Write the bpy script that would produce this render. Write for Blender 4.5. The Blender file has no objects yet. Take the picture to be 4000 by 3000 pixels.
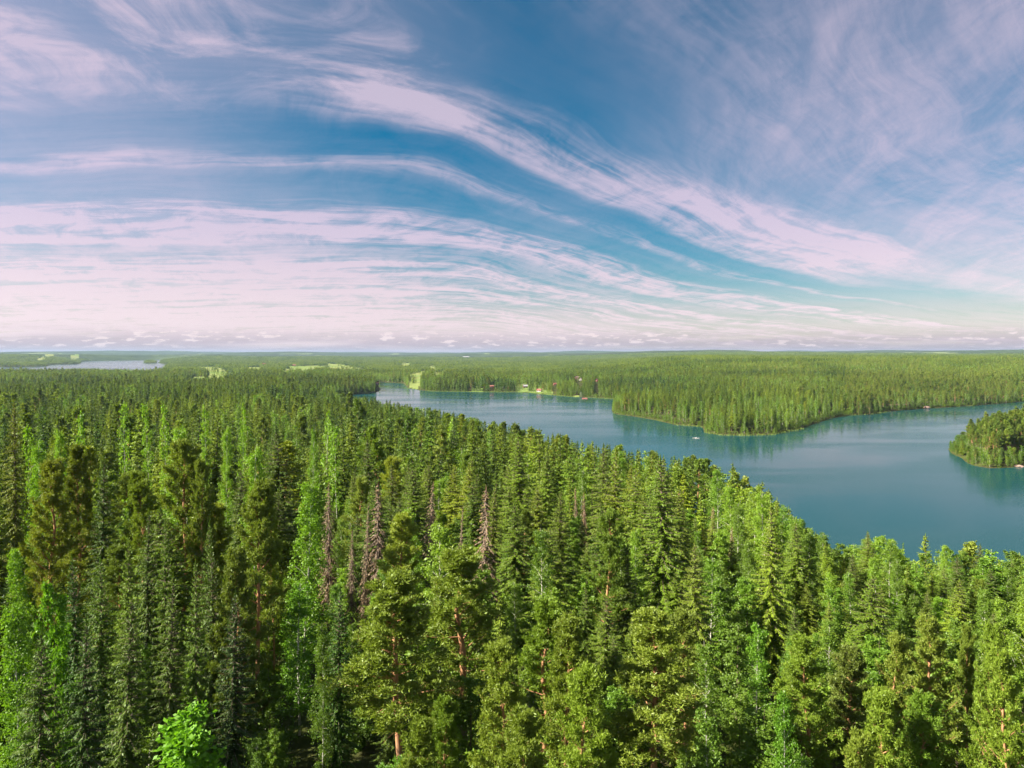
import bpy, math, random
import numpy as np
from mathutils import Vector

# ------------------------------------------------------------------ camera, world, sun, exposure
scene = bpy.context.scene
COL = scene.collection
EYE = 80.0                       # metres above the lake
FPX = 2605.0                     # focal length in pixels of the 4000 px wide photograph
HOR = 1380.0                     # row of the horizon in the photograph
cam_data = bpy.data.cameras.new("camera")
cam_data.sensor_width = 36.0
cam_data.lens = 36.0 * FPX / 4000.0
cam_data.shift_y = -0.03
cam_data.clip_start = 0.5
cam_data.clip_end = 200000.0
cam = bpy.data.objects.new("camera", cam_data)
COL.objects.link(cam)
cam.location = (0, 0, EYE)
cam.rotation_euler = (math.radians(90), 0, 0)
scene.camera = cam

SUN_AZ = math.radians(-101)      # clockwise from +Y: left of the camera and a little behind it
SUN_EL = math.radians(37)
sun_data = bpy.data.lights.new("sun", 'SUN')
sun_data.energy = 5.0
sun_data.angle = math.radians(0.5)
sun_data.color = (1.0, 0.90, 0.74)
sun = bpy.data.objects.new("sun", sun_data)
COL.objects.link(sun)
sun_dir = Vector((math.sin(SUN_AZ) * math.cos(SUN_EL), math.cos(SUN_AZ) * math.cos(SUN_EL), math.sin(SUN_EL)))
sun.rotation_euler = sun_dir.to_track_quat('Z', 'Y').to_euler()
sun.location = (-300, -100, 400)

scene.view_settings.view_transform = 'Standard'
scene.view_settings.look = 'None'
scene.view_settings.gamma = 1.0
scene.view_settings.exposure = 1.9
scene.view_settings.use_curve_mapping = False
cy = scene.cycles
cy.max_bounces = 5
cy.diffuse_bounces = 3
cy.glossy_bounces = 2
cy.transmission_bounces = 3
cy.volume_bounces = 0
cy.transparent_max_bounces = 6
cy.use_adaptive_sampling = True
cy.adaptive_threshold = 0.02
cy.use_denoising = True
try:
    cy.denoiser = 'OPENIMAGEDENOISE'
    cy.denoising_prefilter = 'FAST'
except Exception:
    pass
cy.caustics_reflective = False
cy.caustics_refractive = False


class NT:
    """small helper to wire node trees"""
    def __init__(self, tree):
        self.t = tree
    def n(self, typ, ins=None, **props):
        nd = self.t.nodes.new(typ)
        for k, v in props.items():
            setattr(nd, k, v)
        for k, v in (ins or {}).items():
            if isinstance(v, bpy.types.NodeSocket):
                self.t.links.new(v, nd.inputs[k])
            else:
                nd.inputs[k].default_value = v
        return nd
    def m(self, op, a, b=0.0, c=None, clamp=False):
        ins = {0: a, 1: b}
        if c is not None:
            ins[2] = c
        return self.n('ShaderNodeMath', ins, operation=op, use_clamp=clamp).outputs[0]
    def sm(self, v, lo, hi, a=0.0, b=1.0):
        return self.n('ShaderNodeMapRange', {'Value': v, 'From Min': lo, 'From Max': hi, 'To Min': a, 'To Max': b},
                      interpolation_type='SMOOTHSTEP').outputs[0]
    def noise(self, vec, scale, detail=4.0, rough=0.55, dist=0.0):
        return self.n('ShaderNodeTexNoise', {'Vector': vec, 'Scale': scale, 'Detail': detail, 'Roughness': rough, 'Distortion': dist}).outputs[0]
    def mix(self, f, a, b, blend='MIX'):
        nd = self.t.nodes.new('ShaderNodeMix')
        nd.data_type = 'RGBA'
        nd.blend_type = blend
        for k, v in ((0, f), (6, a), (7, b)):
            if isinstance(v, bpy.types.NodeSocket):
                self.t.links.new(v, nd.inputs[k])
            else:
                nd.inputs[k].default_value = v if k == 0 else (*v[:3], 1.0)
        return nd.outputs[2]
    def vec(self, x, y, z=0.0):
        return self.n('ShaderNodeCombineXYZ', {0: x, 1: y, 2: z}).outputs[0]
    def curve(self, v, pts, lo, hi, olo=0.0, ohi=1.0):
        """float curve through pts given in real units"""
        t = self.m('DIVIDE', self.m('SUBTRACT', v, lo), hi - lo, clamp=True)
        nd = self.t.nodes.new('ShaderNodeFloatCurve')
        c = nd.mapping.curves[0]
        pp = [((x - lo) / (hi - lo), (y - olo) / (ohi - olo)) for x, y in pts]
        c.points[0].location = pp[0]
        c.points[1].location = pp[-1]
        for q in pp[1:-1]:
            c.points.new(*q)
        nd.mapping.update()
        self.t.links.new(t, nd.inputs[1])
        return self.m('MULTIPLY_ADD', nd.outputs[0], ohi - olo, olo)


def build_world():
    w = bpy.data.worlds.new("World")
    scene.world = w
    w.use_nodes = True
    t = w.node_tree
    t.nodes.clear()
    N = NT(t)
    sky = N.n('ShaderNodeTexSky', sky_type='NISHITA', sun_disc=False, sun_elevation=SUN_EL, sun_rotation=SUN_AZ,
              altitude=200.0, air_density=1.0, dust_density=0.5, ozone_density=2.0)
    dirv = N.n('ShaderNodeTexCoord').outputs['Generated']
    s = N.n('ShaderNodeSeparateXYZ', {0: dirv})
    x, y, z = s.outputs
    zc = N.m('ADD', N.m('MAXIMUM', z, 0.0), 0.06)
    px = N.m('DIVIDE', x, zc)
    py = N.m('DIVIDE', y, zc)
    P = N.vec(px, py)
    # slow waviness of the cirrus deck
    wv = N.n('ShaderNodeTexNoise', {'Vector': P, 'Scale': 0.6, 'Detail': 4.0, 'Roughness': 0.5})
    ws = N.n('ShaderNodeSeparateColor', {0: wv.outputs[1]})
    wx = N.m('MULTIPLY', N.m('SUBTRACT', ws.outputs[0], 0.5), 0.7)
    wy = N.m('MULTIPLY', N.m('SUBTRACT', ws.outputs[1], 0.5), 0.7)
    g = N.curve(px, [(-6, -0.5), (-1.2, -0.06), (-0.6, 0.0), (-0.3, 0.16), (0, 0.5), (0.7, 1.37), (1.56, 2.42), (2.3, 3.05), (6, 5.2)], -6, 6, -1, 6)
    wv0 = N.m('SUBTRACT', py, g)
    wq = N.m('ADD', wv0, wy)
    along = N.m('ADD', px, N.m('MULTIPLY', py, 0.45))
    # fibres along the flow, feathery tufts across it, and fans that drift away from the camera
    fib = N.noise(N.vec(N.m('MULTIPLY', N.m('ADD', along, wx), 0.6), N.m('MULTIPLY', wq, 2.8), 3.1), 1.7, 10.0, 0.64, 0.45)
    tuft = N.noise(N.vec(N.m('MULTIPLY', N.m('ADD', along, wx), 2.2), N.m('MULTIPLY', wq, 1.1), 9.0), 1.9, 10.0, 0.68, 0.8)
    fan_u = N.m('SUBTRACT', N.m('MULTIPLY', px, 0.95), N.m('MULTIPLY', py, 0.31))
    fan_v = N.m('ADD', N.m('MULTIPLY', px, 0.31), N.m('MULTIPLY', py, 0.95))
    fan = N.noise(N.vec(N.m('MULTIPLY', N.m('ADD', fan_u, N.m('MULTIPLY', wx, 0.7)), 2.6), N.m('MULTIPLY', fan_v, 0.42), 5.5), 1.5, 10.0, 0.62, 0.5)
    big = N.noise(P, 0.42, 4.0, 0.5)
    wisp = N.noise(N.vec(N.m('ADD', px, wx), N.m('MULTIPLY', N.m('ADD', py, wy), 0.8), 1.7), 2.3, 11.0, 0.64, 0.9)
    wf = N.m('ADD', wq, N.m('MULTIPLY', N.m('SUBTRACT', fib, 0.5), 0.5))
    prof = N.curve(wf, [(-6, 0.45), (-1.5, 0.26), (0.2, 0.26), (0.8, 0.20), (1.3, 0.04), (1.8, 0.05), (2.4, 0.08),
                    (2.62, 0.08), (2.84, 0.20), (2.94, 0.58), (3.05, 0.12), (3.42, 0.12), (3.75, 0.85), (4.4, 0.80), (4.75, 0.42),
                    (5.2, 0.85), (5.6, 0.92), (6.0, 0.58), (6.5, 0.95), (7.3, 0.70), (8.2, 1.0), (11, 0.85), (16, 1.0)], -6, 16)
    tex = N.m('ADD', N.m('MULTIPLY', fib, 0.6), N.m('MULTIPLY', tuft, 0.4))
    grain = N.sm(tex, 0.36, 0.62, 0.16, 1.2)
    cov = N.m('MULTIPLY', prof, grain)
    # the long main plume: a clean lower edge, its upper side fraying wider towards the right
    up = N.m('SUBTRACT', 1.98, N.m('MULTIPLY', N.sm(px, -0.2, 1.8), 0.75))
    pl = N.m('MULTIPLY', N.n('ShaderNodeMapRange', {'Value': wf, 'From Min': N.m('SUBTRACT', up, 0.22), 'From Max': N.m('ADD', up, 0.25)}, interpolation_type='SMOOTHSTEP').outputs[0],
             N.sm(wf, 2.50, 2.32))
    pl = N.m('MULTIPLY', N.m('MULTIPLY', pl, N.sm(px, -0.95, -0.45)), N.sm(px, 3.4, 2.0, 0.25, 1.0))
    cov = N.m('ADD', cov, N.m('MULTIPLY', pl, N.m('ADD', N.m('MULTIPLY', grain, 0.62), N.m('MULTIPLY', N.sm(px, 0.6, 1.8), 0.22))))
    mr = N.m('MULTIPLY', N.sm(px, 0.10, 1.0), N.sm(wv0, 2.2, 1.3))
    cov = N.m('ADD', cov, N.m('MULTIPLY', N.m('MULTIPLY', mr, N.sm(fan, 0.36, 0.74)), 0.32))
    cov = N.m('ADD', cov, N.m('MULTIPLY', N.m('MULTIPLY', mr, N.sm(py, 2.6, 4.4)), 0.22))
    cov = N.m('ADD', cov, N.m('MULTIPLY', mr, 0.20))
    ml = N.m('MULTIPLY', N.sm(px, 0.10, -0.40), N.sm(wv0, 2.5, 2.0))
    cov = N.m('ADD', cov, N.m('MULTIPLY', N.m('MULTIPLY', ml, N.sm(wisp, 0.43, 0.72)), 0.66))
    cov = N.m('ADD', cov, N.m('MULTIPLY', ml, 0.22))
    cov = N.m('ADD', cov, N.m('MULTIPLY', N.sm(px, -0.4, -1.8), 0.40))
    cov = N.m('ADD', cov, N.m('MULTIPLY', N.sm(big, 0.45, 0.68), 0.14))
    fine = N.noise(N.vec(N.m('MULTIPLY', N.m('ADD', along, wx), 0.9), N.m('MULTIPLY', wq, 9.0), 7.3), 2.2, 8.0, 0.65, 0.4)
    cov = N.m('MULTIPLY', cov, N.sm(fine, 0.34, 0.62, 0.94, 1.05))
    veil = N.sm(z, 0.01, 0.125, 1.0, 0.0)                       # the deck seen edge-on above the horizon
    side = N.sm(px, 0.6, 3.2, 1.0, 0.62)
    cov = N.m('MAXIMUM', cov, N.m('MULTIPLY', N.m('MULTIPLY', veil, side), N.sm(fib, 0.30, 0.58, 0.62, 1.05)), clamp=True)
    base = N.n('ShaderNodeHueSaturation', {'Hue': 0.482, 'Saturation': 1.60, 'Value': 0.50, 'Color': sky.outputs[0]}).outputs[0]
    lum = N.n('ShaderNodeRGBToBW', {0: sky.outputs[0]}).outputs[0]
    cb = N.m('ADD', N.m('MULTIPLY', lum, 0.32), 2.35)
    ctint = N.mix(N.sm(z, 0.02, 0.22), (1.20, 1.00, 1.04), (1.02, 0.90, 1.16))
    ccol = N.n('ShaderNodeVectorMath', {0: ctint, 'Scale': cb}, operation='SCALE').outputs[0]
    c1 = N.mix(cov, base, ccol)
    # low cumulus humilis far away
    az = N.m('ARCTAN2', x, y)
    cuv = N.vec(N.m('MULTIPLY', az, 40.0), N.m('MULTIPLY', z, 170.0), 0.0)
    cn = N.noise(cuv, 1.15, 6.0, 0.58, 0.2)
    cg = N.noise(N.vec(N.m('MULTIPLY', az, 5.0), N.m('MULTIPLY', z, 60.0), 4.0), 1.0, 2.0, 0.5)
    band = N.m('MULTIPLY', N.sm(z, 0.004, 0.012), N.sm(z, 0.026, 0.036, 1.0, 0.0))
    cum = N.m('MULTIPLY', N.m('MULTIPLY', N.sm(cn, 0.53, 0.60), N.sm(cg, 0.38, 0.56)), band)
    shade = N.m('MULTIPLY', N.m('MULTIPLY', N.sm(z, 0.040, 0.010), N.sm(cg, 0.25, 0.50)), 0.66)
    c1 = N.mix(shade, c1, (2.50, 2.10, 2.42))
    c2 = N.mix(N.m('MULTIPLY', cum, 0.85), c1, (5.6, 4.7, 4.7))
    bg = N.n('ShaderNodeBackground', {'Color': c2, 'Strength': 0.05})
    out = N.n('ShaderNodeOutputWorld')
    t.links.new(bg.outputs[0], out.inputs[0])

build_world()

# ------------------------------------------------------------------ measuring helpers
rng = np.random.default_rng(7)
random.seed(7)

def at(px, py, z=0.0):
    """ground point (x, y) at height z seen at photograph pixel px, py"""
    d = (EYE - z) * FPX / (py - HOR)
    return ((px - 2000.0) / FPX * d, d)

def hash2(ix, iy, seed):
    h = (ix.astype(np.int64) * 374761393 + iy.astype(np.int64) * 668265263 + seed * 974634777) & 0xFFFFFFFF
    h = ((h ^ (h >> 13)) * 1274126177) & 0xFFFFFFFF
    h = h ^ (h >> 16)
    return (h & 0xFFFFFF) / float(0xFFFFFF)

def vnoise(x, y, seed=0):
    ix = np.floor(x); iy = np.floor(y)
    fx = x - ix; fy = y - iy
    fx = fx * fx * (3 - 2 * fx); fy = fy * fy * (3 - 2 * fy)
    a = hash2(ix, iy, seed); b = hash2(ix + 1, iy, seed); c = hash2(ix, iy + 1, seed); d = hash2(ix + 1, iy + 1, seed)
    return (a * (1 - fx) + b * fx) * (1 - fy) + (c * (1 - fx) + d * fx) * fy

def fbm(x, y, seed=0, o=4):
    s = 0; a = 0.5; t = 0
    for k in range(o):
        s = s + a * vnoise(x, y, seed + k * 17); t += a; a *= 0.5; x = x * 2.03 + 11.3; y = y * 2.03 + 5.7
    return s / t

def sstep(v, a, b):
    t = np.clip((v - a) / (b - a), 0, 1)
    return t * t * (3 - 2 * t)

def sdist(x, y, poly):
    """signed distance to a polygon, negative inside"""
    P = np.asarray(poly, float); Q = np.roll(P, -1, 0)
    best = np.full(x.shape, 1e18); inside = np.zeros(x.shape, bool)
    for (ax, ay), (bx, by) in zip(P, Q):
        ex, ey = bx - ax, by - ay
        t = np.clip(((x - ax) * ex + (y - ay) * ey) / (ex * ex + ey * ey + 1e-9), 0, 1)
        dx = x - ax - t * ex; dy = y - ay - t * ey
        best = np.minimum(best, dx * dx + dy * dy)
        cond = (ay > y) != (by > y)
        with np.errstate(divide='ignore', invalid='ignore'):
            xi = ex * (y - ay) / (by - ay if by != ay else 1e-9) + ax
        inside ^= cond & (x < xi)
    d = np.sqrt(best)
    return np.where(inside, -d, d)

# the near lake: far shore traced along its waterline, near shore behind the hill's last trees
far_shore = [at(*p) for p in [(1330, 1546), (1440, 1536), (1478, 1530), (1486, 1520), (1472, 1497), (1478, 1493), (1575, 1497), (1584, 1505), (1596, 1516),
                              (1640, 1524), (1690, 1528), (1790, 1530), (2000, 1531), (2060, 1533), (2130, 1541), (2230, 1550), (2330, 1554), (2412, 1559),
                              (2396, 1575), (2390, 1600), (2400, 1617), (2480, 1627), (2560, 1641), (2640, 1660), (2700, 1664), (2745, 1668), (2752, 1690),
                              (2820, 1700), (2920, 1701), (3010, 1699), (3060, 1688), (3130, 1673), (3240, 1635), (3320, 1622), (3400, 1619), (3480, 1606),
                              (3600, 1597), (3800, 1585), (3900, 1577), (4000, 1568)]]
near_shore = [(1500, 1150), (2400, 900), (2400, -300), (900, -250), (620, 60), (310, 160), (215, 180), (150, 198), (114, 194), (99, 207), (103, 240), (99, 277), (90, 307), (72, 337),
              (42, 349), (12, 425), (-48, 590), (-128, 735), (-205, 885), (-290, 1090)]
LAKE = far_shore + near_shore
ISLAND = [at(3760, 1790), at(3775, 1806), at(3805, 1819), at(3865, 1829), at(3950, 1826), at(4050, 1815), (470, 500), (540, 560), (530, 620), (470, 640), (410, 600), (366, 560), (350, 530)]
FARLAKE = [at(-500, 1437), at(-200, 1436), at(0, 1434), at(150, 1432), at(187, 1431), at(191, 1425), at(312, 1422), at(322, 1413), at(360, 1410), at(430, 1409), at(540, 1408),
           at(600, 1405), at(632, 1405), at(622, 1414), at(626, 1420), at(662, 1424), at(642, 1433), at(628, 1447), at(655, 1457), at(605, 1458, 10),
           at(560, 1450, 22), at(500, 1445, 22), at(440, 1438, 22), at(300, 1434, 22), at(200, 1438, 22), at(0, 1443, 22), at(-300, 1445, 22), at(-600, 1450, 22)]
FARISLE = [at(558, 1419), at(615, 1419), at(612, 1414), at(562, 1414)]

def field_poly(pts):
    ys = [p[1] for p in pts]; mid = 0.5 * (min(ys) + max(ys))
    return [at(p[0], p[1], 27.0 if p[1] > mid else 6.0) for p in pts]

FIELDS = [field_poly(p) for p in [
    [(761, 1427), (859, 1439), (955, 1448), (950, 1458), (902, 1458), (823, 1445)],
    [(960, 1437), (1015, 1435), (1066, 1443), (1050, 1450), (968, 1449)],
    [(1076, 1446), (1127, 1433), (1181, 1430), (1276, 1430), (1268, 1441), (1217, 1448), (1098, 1452)],
    [(1276, 1419), (1337, 1424), (1478, 1433), (1462, 1441), (1390, 1442), (1315, 1441), (1280, 1431)],
    [(733, 1475), (808, 1469), (880, 1468), (876, 1480), (740, 1484)],
    [(1602, 1460), (1659, 1448), (1666, 1457), (1632, 1479), (1602, 1479)],
    [(1825, 1489), (1875, 1493), (1890, 1503), (1850, 1502)],
    [(2010, 1506), (2060, 1502), (2160, 1498), (2165, 1509), (2140, 1521), (2050, 1528), (2015, 1524)],
    [(140, 1404), (235, 1396), (230, 1402), (150, 1408)],
    [(270, 1401), (335, 1395), (332, 1400), (275, 1405)],
    [(1565, 1418), (1604, 1418), (1600, 1422), (1566, 1422)],
    [(1672, 1429), (1708, 1428), (1706, 1433), (1674, 1433)],
    [(1695, 1456), (1728, 1452), (1730, 1462), (1700, 1465)],
    [(2235, 1537), (2262, 1537), (2264, 1552), (2238, 1552)],
]]

def water_dist(x, y):
    d = sdist(x, y, LAKE)
    d = np.maximum(d, -sdist(x, y, ISLAND))
    f = np.maximum(sdist(x, y, FARLAKE), -sdist(x, y, FARISLE))
    return np.minimum(d, f)

def ground_z(x, y):
    x = np.asarray(x, float); y = np.asarray(y, float)
    s = water_dist(x, y)
    s = s + np.clip(s, -1, 1) * 0 + (fbm(x / 35, y / 35, 3) - 0.5) * np.clip(12 * np.abs(s) / 40, 0, 8)
    r = np.hypot(x, y)
    re = np.hypot(np.where(x < 0, x * 0.72, x), np.where(y < 0, y * 0.5, y))
    hill = 10 * (1 - sstep(r, 900, 1500)) + 5 * sstep(r, 900, 1500) + 38 * np.exp(-(re / 258.0) ** 1.6)
    plat = 47 * sstep(y, 620, 2700) * sstep(x / np.maximum(y, 1), 0.02, 0.30) * (1 - 0.35 * sstep(y, 3200, 6000))
    roll = 17 * (fbm(x / 380, y / 380, 11) - 0.44) * sstep(r, 500, 1400)
    isl = 11 * np.exp(-(((x - 430) / 75) ** 2 + ((y - 550) / 60) ** 2))
    far = sstep(r, 5500, 10000) * (34 + 135 * (fbm(x / 2300, y / 2300, 23, 4) - 0.34)) + sstep(r, 12000, 22000) * (70 * fbm(x / 3800, y / 3800, 31, 3))
    flat = np.ones_like(x)
    tgt = hill + plat + np.maximum(roll, -4) + isl + np.maximum(far, 0) + 1.6 * (fbm(x / 28, y / 28, 5) - 0.5) * sstep(r, 20, 60)
    slope = np.where((r < 620) & (x < 300) & (y < 620), 0.40, 0.11)
    slope = np.where(sdist(x, y, ISLAND) < 0, 0.30, slope)
    bank = 0.35 * np.clip(s, 0, 3) + slope * np.maximum(s - 3, 0)
    k = 4.0                                           # smooth minimum of bank and target
    h = np.clip(0.5 + 0.5 * (tgt - bank) / k, 0, 1)
    land = tgt * (1 - h) + bank * h - k * h * (1 - h)
    land = np.maximum(land, np.minimum(0.28 * np.maximum(s, 0), 1.2))
    return np.where(s > 0, land, np.maximum(s * 0.18, -4.0))

# ------------------------------------------------------------------ materials
def new_mat(name):
    m = bpy.data.materials.new(name)
    m.use_nodes = True
    m.node_tree.nodes.clear()
    return m, NT(m.node_tree)

def finish(N, shader):
    out = N.n('ShaderNodeOutputMaterial')
    N.t.links.new(shader, out.inputs[0])

def foliage_mat(name, dark, light, trans=0.3, tcol=(1.25, 1.3, 0.5), var=0.6, gloss=0.025):
    m, N = new_mat(name)
    oi = N.n('ShaderNodeObjectInfo')
    geo = N.n('ShaderNodeNewGeometry')
    stand = N.noise(oi.outputs['Location'], 0.006, 2.0, 0.5)
    leaf = geo.outputs['Random Per Island']
    f = N.m('ADD', N.m('MULTIPLY', oi.outputs['Random'], var), N.m('MULTIPLY', leaf, 0.45))
    f = N.m('ADD', f, N.m('MULTIPLY', N.m('SUBTRACT', stand, 0.48), 2.6), clamp=True)
    col = N.mix(f, dark, light)
    col = N.mix(1.0, col, oi.outputs['Color'], 'MULTIPLY')
    dif = N.n('ShaderNodeBsdfDiffuse', {'Color': col})
    tr = N.n('ShaderNodeBsdfTranslucent', {'Color': N.mix(1.0, col, tcol, 'MULTIPLY')})
    mx = N.n('ShaderNodeMixShader', {0: trans, 1: dif.outputs[0], 2: tr.outputs[0]})
    gl = N.n('ShaderNodeBsdfGlossy', {'Color': (0.8, 0.9, 0.8, 1), 'Roughness': 0.5})
    mx2 = N.n('ShaderNodeMixShader', {0: gloss, 1: mx.outputs[0], 2: gl.outputs[0]})
    finish(N, mx2.outputs[0])
    return m

def plain_mat(name, c1, c2, scale=6.0, rough=0.85, bump=0.0):
    m, N = new_mat(name)
    co = N.n('ShaderNodeTexCoord').outputs['Object']
    nz = N.noise(co, scale, 5.0, 0.6)
    col = N.mix(N.sm(nz, 0.3, 0.7), c1, c2)
    b = N.n('ShaderNodeBsdfPrincipled', {'Base Color': col, 'Roughness': rough})
    if bump:
        bp = N.n('ShaderNodeBump', {'Strength': bump, 'Height': nz})
        N.t.links.new(bp.outputs[0], b.inputs['Normal'])
    finish(N, b.outputs[0])
    return m

MAT = {}
MAT['spruce'] = foliage_mat('spruce_needles', (0.034, 0.080, 0.014), (0.160, 0.222, 0.020), 0.22)
MAT['pine'] = foliage_mat('pine_needles', (0.110, 0.165, 0.020), (0.205, 0.265, 0.042), 0.30)
MAT['birch'] = foliage_mat('birch_leaves', (0.092, 0.180, 0.015), (0.178, 0.280, 0.032), 0.40)
MAT['maple'] = foliage_mat('maple_leaves', (0.095, 0.240, 0.010), (0.150, 0.330, 0.016), 0.40)
MAT['dead'] = foliage_mat('dead_twigs', (0.115, 0.076, 0.042), (0.235, 0.165, 0.100), 0.05, (1, 1, 1), 0.4, 0.02)
MAT['willow'] = foliage_mat('willow_leaves', (0.22, 0.27, 0.17), (0.33, 0.38, 0.26), 0.3, (1, 1.05, 0.8), 0.3)
MAT['reed'] = foliage_mat('reed_blades', (0.16, 0.24, 0.05), (0.24, 0.33, 0.08), 0.3, (1.1, 1.1, 0.6), 0.3)

def pine_bark():
    m, N = new_mat('pine_bark')
    co = N.n('ShaderNodeTexCoord').outputs['Object']
    s = N.n('ShaderNodeSeparateXYZ', {0: co})
    nz = N.noise(co, 5.0, 5.0, 0.65)
    up = N.sm(N.m('ADD', s.outputs[2], N.m('MULTIPLY', nz, 4.0)), 4.0, 9.0)
    col = N.mix(up, (0.17, 0.125, 0.095), N.mix(nz, (0.28, 0.125, 0.055), (0.46, 0.25, 0.13)))
    b = N.n('ShaderNodeBsdfPrincipled', {'Base Color': col, 'Roughness': 0.85})
    finish(N, b.outputs[0])
    return m
MAT['pine_bark'] = pine_bark()
MAT['spruce_bark'] = plain_mat('spruce_bark', (0.085, 0.062, 0.046), (0.16, 0.12, 0.09), 4.0)
MAT['dead_bark'] = plain_mat('dead_bark', (0.15, 0.11, 0.085), (0.26, 0.20, 0.16), 3.0)

def birch_bark():
    m, N = new_mat('birch_bark')
    co = N.n('ShaderNodeTexCoord').outputs['Object']
    mp = N.n('ShaderNodeMapping', {'Vector': co, 'Scale': (2.0, 2.0, 6.0)}).outputs[0]
    nz = N.noise(mp, 1.5, 3.0, 0.6)
    col = N.mix(N.sm(nz, 0.60, 0.68), (0.46, 0.44, 0.40), (0.06, 0.055, 0.05))
    finish(N, N.n('ShaderNodeBsdfPrincipled', {'Base Color': col, 'Roughness': 0.7}).outputs[0])
    return m
MAT['birch_bark'] = birch_bark()

def ground_mat():
    m, N = new_mat('forest_floor')
    co = N.n('ShaderNodeNewGeometry').outputs['Position']
    n1 = N.noise(co, 0.05, 5.0, 0.6)
    n2 = N.noise(co, 0.8, 5.0, 0.6)
    col = N.mix(N.sm(n1, 0.35, 0.65), (0.040, 0.034, 0.020), (0.050, 0.068, 0.018))
    col = N.mix(N.sm(n2, 0.4, 0.7), col, (0.075, 0.085, 0.026))
    finish(N, N.n('ShaderNodeBsdfDiffuse', {'Color': col}).outputs[0])
    return m
def hills_mat():
    m, N = new_mat('distant_woodland')
    co = N.n('ShaderNodeNewGeometry').outputs['Position']
    n1 = N.noise(co, 0.0012, 5.0, 0.6)
    n2 = N.noise(co, 0.012, 4.0, 0.6)
    n3 = N.noise(N.n('ShaderNodeMapping', {'Vector': co, 'Scale': (1.0, 0.35, 1.0)}).outputs[0], 0.0016, 4.0, 0.55)
    col = N.mix(N.sm(n2, 0.35, 0.65), (0.022, 0.040, 0.016), (0.050, 0.075, 0.024))
    col = N.mix(N.sm(n1, 0.45, 0.7), col, (0.060, 0.090, 0.028))
    col = N.mix(N.m('MULTIPLY', N.sm(n3, 0.64, 0.68), 0.8), col, (0.20, 0.24, 0.09))
    finish(N, N.n('ShaderNodeBsdfDiffuse', {'Color': col}).outputs[0])
    return m
def field_mat():
    m, N = new_mat('crop_field')
    co = N.n('ShaderNodeNewGeometry').outputs['Position']
    n1 = N.noise(co, 0.004, 3.0, 0.5)
    n2 = N.noise(co, 0.06, 4.0, 0.6)
    col = N.mix(N.sm(n1, 0.4, 0.6), (0.14, 0.20, 0.055), (0.21, 0.23, 0.085))
    col = N.mix(N.m('MULTIPLY', n2, 0.5), col, (0.10, 0.15, 0.04))
    finish(N, N.n('ShaderNodeBsdfDiffuse', {'Color': col}).outputs[0])
    return m
def water_mat():
    m, N = new_mat('lake_water')
    co = N.n('ShaderNodeNewGeometry').outputs['Position']
    mp = N.n('ShaderNodeMapping', {'Vector': co, 'Rotation': (0, 0, math.radians(12)), 'Scale': (0.35, 1.0, 1.0)}).outputs[0]
    wind = N.noise(mp, 0.016, 4.0, 0.55, 0.6)
    rip = N.noise(N.n('ShaderNodeMapping', {'Vector': co, 'Scale': (0.7, 1.2, 1.0)}).outputs[0], 0.9, 4.0, 0.6)
    bp = N.n('ShaderNodeBump', {'Strength': N.sm(wind, 0.35, 0.7, 0.05, 0.22), 'Distance': 0.25, 'Height': rip})
    rough = N.sm(wind, 0.38, 0.64, 0.08, 0.19)
    b = N.n('ShaderNodeBsdfPrincipled', {'Base Color': (0.004, 0.044, 0.050, 1), 'Roughness': rough, 'IOR': 1.333, 'Specular IOR Level': 0.17, 'Normal': bp.outputs[0]})
    finish(N, b.outputs[0])
    return m
MAT['ground'] = ground_mat(); MAT['hills'] = hills_mat(); MAT['field'] = field_mat(); MAT['water'] = water_mat()

# ------------------------------------------------------------------ mesh helpers
def mesh_from(name, verts, faces, mats, mat_idx=None, smooth=False):
    """faces: list of arrays (n, k)"""
    me = bpy.data.meshes.new(name)
    verts = np.asarray(verts, np.float32)
    fl = [np.asarray(f, np.int32) for f in faces if len(f)]
    loops = np.concatenate([f.ravel() for f in fl])
    counts = np.concatenate([np.full(len(f), f.shape[1], np.int32) for f in fl])
    starts = np.concatenate([[0], np.cumsum(counts)[:-1]]).astype(np.int32)
    me.vertices.add(len(verts)); me.vertices.foreach_set('co', verts.ravel())
    me.loops.add(len(loops)); me.loops.foreach_set('vertex_index', loops)
    me.polygons.add(len(counts)); me.polygons.foreach_set('loop_start', starts)
    for m in mats:
        me.materials.append(m)
    if mat_idx is not None:
        me.polygons.foreach_set('material_index', np.asarray(mat_idx, np.int32))
    me.polygons.foreach_set('use_smooth', np.full(len(counts), bool(smooth)))
    me.update(calc_edges=True)
    me.validate()
    return me

def link(name, me, parent=None, loc=(0, 0, 0), label=None, cat=None, group=None, kind=None):
    o = bpy.data.objects.new(name, me)
    COL.objects.link(o)
    o.location = loc
    if parent is not None:
        o.parent = parent
    for k, v in (('label', label), ('category', cat), ('group', group), ('kind', kind)):
        if v:
            o[k] = v
    return o

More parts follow.
